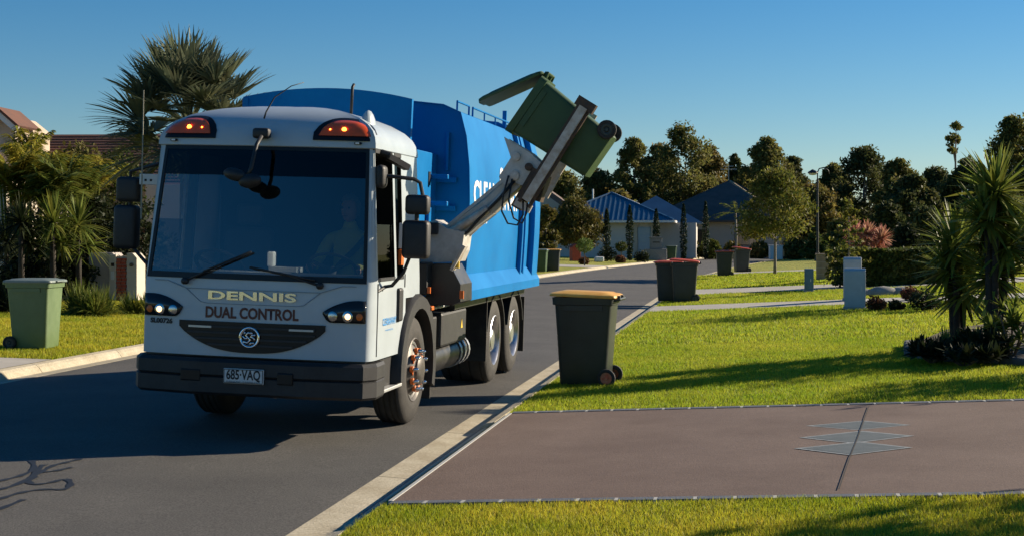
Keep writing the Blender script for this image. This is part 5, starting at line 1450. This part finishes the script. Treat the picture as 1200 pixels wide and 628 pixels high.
# --- round bush on pale stems, pencil pines, clipped balls
Y = 92.0; p = at(674, Y)
tree('round_bush', 'large round olive bush on pale multiple stems across the road', p, H - (231 - HY) / F * Y - p.z, 40 * Y / F, 'leaf_bush', 'bark_pale', n=130, clump=.17, per=150, leaf=.13, z0f=.24, tr=.09, top=.52, squash=.9, aspect=.3, cat='bush', nlimb=26, shell=.05)
for i, (px, py, Y, lb) in enumerate(((711, 245, 92, 'beside the round bush'), (738, 241, 93, 'left of the garage door'), (769, 245, 98, 'right of the garage door behind the stone letterbox'), (801, 239, 100, 'left of two before the grey roofed house'), (827, 236, 101, 'right of two before the grey roofed house'))):
    p = at(px, Y); h = H - (py - HY) / F * Y - p.z
    t = thing('pencil_pine', 'slim dark pencil pine ' + lb, 'tree', p, 0, 'pencil pines by the houses')
    bm = NB(); tube(bm, [(0, 0, 0), (0, 0, h * .6)], .05, 6, .02); obj('trunk', bm, 'bark_dark', t)
    n = 1500; u = RNG.uniform(.02, 1, n); r = .24 * np.sin(np.pi * np.clip(u * .86 + .12, 0, 1)) ** .7 * RNG.uniform(.5, 1.1, n); a = RNG.uniform(0, 6.28, n)
    cards('crown', np.stack([r * np.cos(a), r * np.sin(a), u * h], 1), .08, 'leaf_cypress', t, .4)
for (px, py, r_, lb) in ((685, 309, 10, 'clipped ball shrub on a stem beside the red letterbox'), (728, 306, 7, 'clipped ball shrub on a stem before the blue roofed house')):
    Y = 78.0 if px < 700 else 90.0; p = at(px, Y)
    t = thing('topiary_ball', lb, 'shrub', p, 0); rr = r_ * Y / F; zc = H - ((288 if px < 700 else 289) - HY) / F * Y - p.z
    bm = NB(); tube(bm, [(0, 0, 0), (0, 0, zc)], .035, 6); obj('trunk', bm, 'bark', t)
    cards('crown', clump_points([(0, 0, zc)], [rr], 900 / rr ** 2, .85, .6), .06, 'leaf_bright' if px < 700 else 'leaf_hedge', t)
for (px, py, rp, lb, m) in ((684, 310, 6, 'small maroon shrub left of the pale garden block', 'leaf_rust'), (727, 308, 6, 'small maroon shrub right of the pale garden block', 'leaf_rust'), (752, 297, 9, 'dark mounded shrub left of the garage door', 'leaf_dark'), (712, 297, 12, 'dark shrub at the foot of the pencil pine beside the round bush', 'leaf_dark')):
    p = hit(px, py) if py > 300 else at(px, 90); rr = rp * p.y / F
    t = thing('low_shrub', lb, 'shrub', p, 0)
    cards('foliage', clump_points([(0, 0, rr * .75), (rr*.4, 0, rr*.5), (-rr*.4, 0, rr*.5)], [rr, rr*.7, rr*.7], 400 / rr ** 2, .8, .3), .07, m, t)
    bm = NB(); tube(bm, [(0, 0, 0), (0, 0, rr)], .03, 6); obj('stem', bm, 'bark', t)
# small feathery palm in front of the grey roof
Y = 98.0; p = at(862, Y); t = thing('feather_palm', 'thin feathery palm in front of the grey roof', 'palm', p, 0); h = H - (250 - HY) / F * Y - p.z
bm = NB(); tube(bm, [(0, 0, 0), (.05, 0, h * .5), (0, 0, h)], .09, 8, .06); obj('trunk', bm, 'bark_pale', t, True)
cs = []
def frond(origin, az, el, L, n=26, ll=.35, droop=.7):
    out = []; h_ = np.array([math.cos(az), math.sin(az), 0]); side = np.array([-math.sin(az), math.cos(az), 0]); O_ = np.asarray(origin)
    def P(t_): return O_ + h_ * L * t_ * math.cos(el) + np.array([0, 0, L * t_ * math.sin(el) - droop * L * t_ * t_ * .6])
    rach = [P(j / 3) for j in range(4)]
    for i in range(n):
        t_ = .15 + .85 * i / n; c = P(t_); l = ll * (1 - .6 * abs(t_ - .45)) 
        for sg in (-1, 1):
            tip = c + side * sg * l * .8 + h_ * l * .45 + np.array([0, 0, -.25 * l + .1 * l * RNG.uniform(-1, 1)])
            out.append([c, c + (tip - c) * .35 + np.array([0, 0, .03 * l]), c + (tip - c) * .7, tip])
    return rach, out
lf = []; rc = []
for i in range(9):
    a, b = frond((0, 0, h), i * .7 + .2, RNG.uniform(.2, 1.1), 1.9, 16, .4, .7); rc.append(a); lf += b
strips(lf, W4(.03), 'leaflets', 'leaf_palm', t); strips(rc, [.03, .025, .02, .01], 'rachis', 'leaf_palm', t)
# --- hedge, pink cordyline, sapling, mounds on the right
a = hit(990, 338); b = at(1112, a.y + .7)
t = thing('hedge', 'long clipped green hedge behind the pale cabinets', 'hedge', a, math.atan2(b.y - a.y, b.x - a.x)); L = (b - a).length + .6; hh = H - (294 - HY) / F * a.y - a.z
n = 26000; C = np.stack([RNG.uniform(0, L, n), RNG.uniform(0, 1.3, n), RNG.uniform(.08, hh, n)], 1)
k = RNG.integers(0, 3, n); C[k == 0, 2] = hh - np.abs(RNG.normal(0, .04, (k == 0).sum())); C[k == 1, 1] = np.abs(RNG.normal(0, .05, (k == 1).sum()))
C[:, 2] += .03 * np.sin(C[:, 0] * 3) * (C[:, 2] > hh * .8); C += RNG.normal(0, .025, C.shape)
cards('foliage', C, .07, 'leaf_hedge', t)
bm = NB(); 
for i in range(12): tube(bm, [(L * (i + .5) / 12, .65, 0), (L * (i + .5) / 12 + .1, .65, hh * .7)], .03, 6, .015)
obj('stems', bm, 'bark_dark', t)
Y = a.y + 6; p = at(1016, Y); t = thing('cordyline', 'spiky pink cordyline showing above the hedge', 'shrub', p, 0)
cs = []
for (dx, zz) in ((-.35, 1.35), (.35, 1.25), (0, 1.65), (-.15, 1.1), (.2, 1.0), (.45, 1.5), (-.42, 1.7)): cs += rosette((dx, RNG.uniform(-.2, .2), zz - .22), 130, .52, .02, .25, -.3, 1.5)
strips(cs, W4(.028), 'leaves', 'leaf_pink', t)
bm = NB()
for dx in (-.3, 0, .3): tube(bm, [(dx * .5, 0, 0), (dx, 0, 1.3)], .03, 6); 
obj('stem', bm, 'bark', t)
Y = a.y - 1.0; p = at(994, Y); h = H - (232 - HY) / F * Y - p.z; t = thing('sapling', 'thin young sapling with layered branches standing before the hedge', 'tree', p, 0)
bm = NB(); tube(bm, [(0, 0, 0), (.02, 0, h * .5), (0, 0, h)], .022, 6, .006); cs = []
for i in range(26):
    z = h * (.28 + .70 * i / 26); az = i * 2.4; l = (.50 * (1 - i / 30) + .1); e_ = Vector((l * math.cos(az), l * math.sin(az), z + l * .15)); tube(bm, [(0, 0, z), e_], .008, 5, .003)
    for j in range(30): 
        f = RNG.uniform(.2, 1.05); cs.append((e_.x * f + RNG.normal(0, .03), e_.y * f + RNG.normal(0, .03), z + l * .15 * f + RNG.normal(0, .025)))
obj('trunk', bm, 'bark_pale', t); cards('leaves', cs, .075, 'leaf_street', t, .4)
for (px, py, rp, lb, m) in ((1026, 364, 12, 'rusty round shrub just right of the pale cabinets', 'leaf_rust'), (1049, 364, 9, 'small dark shrub between the rusty shrub and the dark mound', 'leaf_dark'), (1082, 365, 20, 'dark mounded shrub left of the smaller yucca', 'leaf_dark'), (1066, 352, 12, 'reddish green shrub behind the dark mound', 'leaf_rust')):
    p = hit(px, py); rr = rp * p.y / F; t = thing('garden_shrub', lb, 'shrub', p, 0)
    cards('foliage', clump_points([(0, 0, rr * .8), (rr*.5, .1, rr*.55), (-rr*.5, -.1, rr*.6), (.1, -rr*.4, rr*.6)], [rr*.8, rr*.6, rr*.6, rr*.6], 700 / rr ** 2, .9, .2), .035, m, t, .45)
    bm = NB(); 
    for q in range(4): tube(bm, [(0, 0, 0), (rr * .4 * math.cos(q * 1.6), rr * .4 * math.sin(q * 1.6), rr)], .012, 5)
    obj('stem', bm, 'bark', t)
# garden rocks behind the shrubs
for i, (px, py, s_) in enumerate(((1012, 346, .22), (1036, 346, .30), (1060, 345, .26))):
    p = hit(px, py); bm = NB(); bmesh.ops.create_icosphere(bm, subdivisions=2, radius=1)
    for v in bm.verts: v.co *= 1 + RNG.uniform(-.12, .12)
    bmesh.ops.transform(bm, matrix=Matrix.Translation((0, 0, .05)) @ Matrix.Diagonal((s_ * 1.5, s_, s_ * .55, 1)), verts=bm.verts[:])
    o = obj('garden_rock', bm, 'stone_grey', None, True); o.location = p
    tag(o, ('left', 'middle', 'right')[i] + ' of three low rocks lying behind the garden shrubs', 'rock', 'rocks in the garden bed')
# --- yucca bed at right
bedpts = [hit(*q) for q in ((1068, 406), (1070, 418), (1110, 424), (1210, 428), (1290, 428), (1290, 385), (1180, 378), (1110, 388))]
bm = NB(); vv = [bm.verts.new((q.x, q.y, q.z + .035)) for q in bedpts]; f = bm.faces.new(vv); bmesh.ops.recalc_face_normals(bm, faces=bm.faces[:])
struct(obj('garden_bed', bm, 'soil'))
for i, (q0, q1) in enumerate(zip(bedpts[:5], bedpts[1:5])):
    n = max(1, round((q1 - q0).length / .42))
    for j in range(n):
        c_ = q0.lerp(q1, (j + .5) / n); bm = NB(); L = (q1 - q0).length / n
        box(bm, -L/2 + .01, L/2 - .01, -.10, .10, -.05, .085 + RNG.uniform(-.01, .015), .03, 2)
        o = obj('edging_stone', bm, 'stone_shaded', bpy.data.objects['garden_bed']); o.location = c_; o.rotation_euler.z = math.atan2(q1.y - q0.y, q1.x - q0.x) + RNG.uniform(-.06, .06)
def yucca(label, px, Y, heads, trunks, L, w, nb):
    p = at(px, Y); t = thing('yucca', label, 'yucca', p, 0); cs = []
    for hx, hy, hz in heads: cs += rosette((hx, hy, hz), nb, L, w, .16, -.75, 1.5)
    strips(cs, W4(w), 'leaves', 'leaf_yucca', t)
    bm = NB()
    for hx, hy, hz in heads: tube(bm, [(hx * .4, hy * .4, -.05), (hx * .7, hy * .6, hz * .5), (hx, hy, hz)], [.055, .045, .04], 8)
    obj('trunk', bm, 'bark_dark', t, True)
    # skirt of dry hanging leaves
    dr = []
    for hx, hy, hz in heads:
        dr += rosette((hx, hy, hz - .08), 12, L * .6, w, .9, -1.4, -.8)
    strips(dr, W4(w * .8), 'dry_leaves', 'leaf_bush', t)
    return t
s_ = 17.6 / F
def hz_(py, px=1165, Y=17.6): return H - (py - HY) / F * Y - at(px, Y).z
yucca('tall yucca with big spiky head at the right edge', 1164, 17.6, [(.03, 0, hz_(226)), (.22, .15, hz_(290)), (-.06, .05, hz_(258)), (.10, .25, hz_(325))], 2, .68, .026, 170)
yucca('shorter yucca with drooping spiky head left of the tall one', 1122, 18.6, [(-.02, 0, hz_(288)), (-.07, .1, hz_(318)), (.12, .1, hz_(345))], 2, .62, .025, 170)
p = at(1108, 17.2); t = thing('strap_leaf_clump', 'bright strap leaved clump at the foot of the yuccas', 'plant', p, 0)
cs = rosette((0, 0, .02), 150, .42, .012, .45, .3, 1.5) + rosette((.2, .1, .02), 100, .38, .012, .45, .3, 1.5); strips(cs, W4(.011), 'leaves', 'leaf_bright', t)
for (px, Y, h, hw, lb, m) in ((1186, 16.8, .78, .42, 'broad leaved bush in front of the tall yucca at the right edge', 'leaf_yucca'), (1150, 16.6, .34, .3, 'low grey green ground plant between the strap leaves and the bush', 'leaf_dark'), (1092, 16.9, .22, .35, 'low dark ground cover at the left corner of the yucca bed', 'leaf_dark'), (1130, 16.3, .20, .40, 'low ground cover along the front edging of the yucca bed', 'leaf_dark')):
    p = at(px, Y); t = thing('garden_bush', lb, 'bush', p, 0)
    cs = []
    for q in range(26): cs += rosette((RNG.uniform(-hw, hw) * .7, RNG.uniform(-.3, .3), RNG.uniform(.1, h * .8)), 18, .20, .02, .2, -.2, 1.4)
    strips(cs, W4(.022), 'leaves', m, t)
    bm = NB()
    for q in range(5): tube(bm, [(0, 0, 0), (hw * .6 * math.cos(q * 1.3), .2 * math.sin(q * 1.3), h * .7)], .012, 5)
    obj('stem', bm, 'bark', t)
# shrubs just outside the frame whose shade reaches the lawn
for (x, y, h, hw, lb) in ((8.8, 19.0, 3.1, 1.6, 'bushy shrub just beyond the right edge next to the tall yucca'), (8.7, 10.3, 4.3, 1.3, 'bushy shrub outside the frame shading the lower right lawn corner'), (9.4, 16.5, 2.8, 1.3, 'bushy shrub beyond the right edge shading the lawn before the yucca bed'), (13.6, 31.5, 4.5, 1.9, 'leafy tree beyond the right edge shading the far lawn')):
    tree('offside_shrub', lb, (x, y, gz(x, y)), h, hw, 'leaf_hedge', 'bark', n=24, clump=.28, per=90, leaf=.09, z0f=.1, tr=.07, cat='shrub')
# --- left garden: fan palm behind the truck
Y = 31.0; c_ = at(222, Y, 138); p = at(222, Y)
t = thing('fan_palm', 'large silvery fan palm spreading behind the truck cab', 'palm', p, 0); zc = c_.z - p.z - .15
bm = NB(); tube(bm, [(0, 0, 0), (0, 0, zc * .6), (0, 0, zc)], [.24, .21, .17], 12); obj('trunk', bm, 'bark', t, True)
fan = []; pet = []
dirs = []
for i in range(46):
    az = i * 2.399 + .3; el = -.85 + 2.25 * (i / 45) ** .85
    dirs.append((az, el))
for az, el in dirs:
    h_ = np.array([math.cos(az) * math.cos(el), math.sin(az) * math.cos(el), math.sin(el)]); side = np.array([-math.sin(az), math.cos(az), 0.]); upv = np.cross(h_, side)
    if upv[2] < 0: upv = -upv
    pl = RNG.uniform(.95, 1.3); o0 = np.array([0, 0, zc]); hub = o0 + h_ * pl + np.array([0, 0, -.08 * pl])
    pet.append([o0, o0 + h_ * pl * .33, o0 + h_ * pl * .66, hub])
    fr = RNG.uniform(1.0, 1.28); twist = RNG.uniform(-.5, .5); s2 = side * math.cos(twist) + upv * math.sin(twist); u2 = np.cross(s2, h_); u2 = u2 if u2 @ upv > 0 else -u2
    for k in range(44):
        a = (k / 43 - .5) * R(230); d_ = h_ * math.cos(a) + s2 * math.sin(a) + u2 * (.30 * abs(math.sin(a)) + .02 * (k % 2))
        l = fr * (1 - .12 * abs(a) / 2) * RNG.uniform(.9, 1.06); q = [hub + d_ * l * t_ + np.array([0, 0, -.10 * l * t_ ** 3]) for t_ in (0.03, .45, .72, 1)]
        fan.append(q)
strips(fan, [.008, .036, .024, .003], 'fronds', 'leaf_bismarck', t); strips(pet, [.04, .035, .03, .025], 'petiole', 'leaf_bismarck', t)
# golden cane palms at far left and middle
def cane(label, px, Y, py, n, L, m='leaf_yellow', el=(.5, 1.4)):
    p = at(px, Y); h = H - (py - HY) / F * Y - p.z; t = thing('cane_palm', label, 'palm', p, 0); lf = []; rc = []; bm = NB()
    for i in range(n):
        ox, oy = RNG.uniform(-.5, .5), RNG.uniform(-.4, .4); b0 = max(.3, h - L * RNG.uniform(.75, 1.3))
        tube(bm, [(ox * .3, oy * .3, 0), (ox, oy, b0)], .035, 6, .025)
        for q in range(5):
            a, b = frond((ox, oy, b0), RNG.uniform(0, 6.28), RNG.uniform(*el), L * RNG.uniform(.8, 1.1), 26, .36 * L / 1.2, .55); rc.append(a); lf += b
    strips(lf, W4(.018), 'leaflets', m, t); strips(rc, [.02, .018, .012, .006], 'rachis', m, t); obj('canes', bm, 'leaf_palm', t)
cane('yellow green cane palm clump at the far left edge', 14, 36, 146, 12, 1.6)
cane('taller yellow cane palm frond cluster just left of the red roof slope', 34, 38, 140, 4, 1.1, 'leaf_yellow', (1.0, 1.5))
cane('green cane palms in the middle of the left garden', 66, 35.5, 164, 13, 1.4, 'leaf_palm')
cane('yellowish cane palms between the left garden and the fan palm', 102, 37.5, 156, 12, 1.3, 'leaf_yellow')
cane('dark green palm clump below the fan palm', 132, 38, 212, 8, 1.1, 'leaf_dark')
for (px, Y, py, hw, m, lb) in ((28, 37, 210, 1.0, 'leaf_dark', 'dark bush below the far left cane palms'), (70, 37.5, 205, 1.2, 'leaf_palm', 'leafy green bush in the middle of the left garden'), (112, 36.5, 225, 1.0, 'leaf_dark', 'dark bush behind the brick letterbox'), (160, 36, 235, 1.1, 'leaf_dark', 'dark bush between letterbox and truck mirror'), (92, 39.5, 162, 1.1, 'leaf_bush', 'olive bush against the red brown roof'), (140, 39, 172, 1.2, 'leaf_hedge', 'green bush between the fan palm and the truck mirror'), (45, 40.5, 172, 1.1, 'leaf_bush', 'olive bush below the white gable'), (30, 33.4, 296, .8, 'leaf_dark', 'low dark shrub behind the green bin'), (80, 34.4, 292, .8, 'leaf_dark', 'low dark shrub between the green bin and the letterbox')):
    p = at(px, Y); h = H - (py - HY) / F * Y - p.z
    tree('garden_tree', lb, p, h, hw, m, 'bark', n=26, clump=.26, per=90, leaf=.07, z0f=.08, tr=.06, cat='bush', top=.55)
for (px, Y, py, L, m, lb) in ((25, 32.5, 262, .75, 'leaf_dark', 'dark spiky cycad at the far left above the green bin'), (62, 33.0, 262, .85, 'leaf_palm', 'green spiky yucca right above the green bin'), (92, 33.6, 265, .85, 'leaf_palm', 'light green spiky yucca left of the brick letterbox'), (8, 34, 285, .8, 'leaf_dark', 'dark cycad cut by the left edge')):
    p = at(px, Y); h = H - (py - HY) / F * Y - p.z; t = thing('spiky_plant', lb, 'plant', p, 0)
    strips(rosette((0, 0, h), 150, L, .02, .35, -.6, 1.5) + rosette((.15, .1, h * .75), 80, L * .9, .02, .4, -.6, 1.3), W4(.022), 'leaves', m, t)
    bm = NB(); tube(bm, [(0, 0, 0), (0, 0, h)], .08, 8, .06); obj('trunk', bm, 'bark_dark', t, True)
for (px, py, rr, m, lb) in ((86, 369, .85, 'leaf_palm', 'tufted grassy clump in front of the brick letterbox on its left'), (112, 370, .8, 'leaf_palm', 'tufted grassy clump before the letterbox left pier'), (160, 368, .6, 'leaf_palm', 'tufted grassy clump at the letterbox right foot'), (8, 366, .9, 'leaf_dark', 'dark low clump behind the green bin')):
    p = hit(px, py); t = thing('grass_clump', lb, 'plant', p, 0); cs = []
    for q in range(5): cs += rosette((RNG.uniform(-.3, .3), RNG.uniform(-.2, .2), .0), 110, rr * .9, .008, .55, .35, 1.5)
    strips(cs, W4(.010), 'leaves', m, t)
# garden bed soil on the left
bm = NB(); vv = []
for d_ in (-(WID + 5.2), -(WID + 11)):
    for s__ in ((30, 46) if d_ > -12 else (46, 30)):
        x, y = sd_to_xy(s__, d_); vv.append(bm.verts.new((x, y, zd(d_) + .012)))
bm.faces.new(vv); bmesh.ops.recalc_face_normals(bm, faces=bm.faces[:]); struct(obj('garden_bed_left', bm, 'soil'))
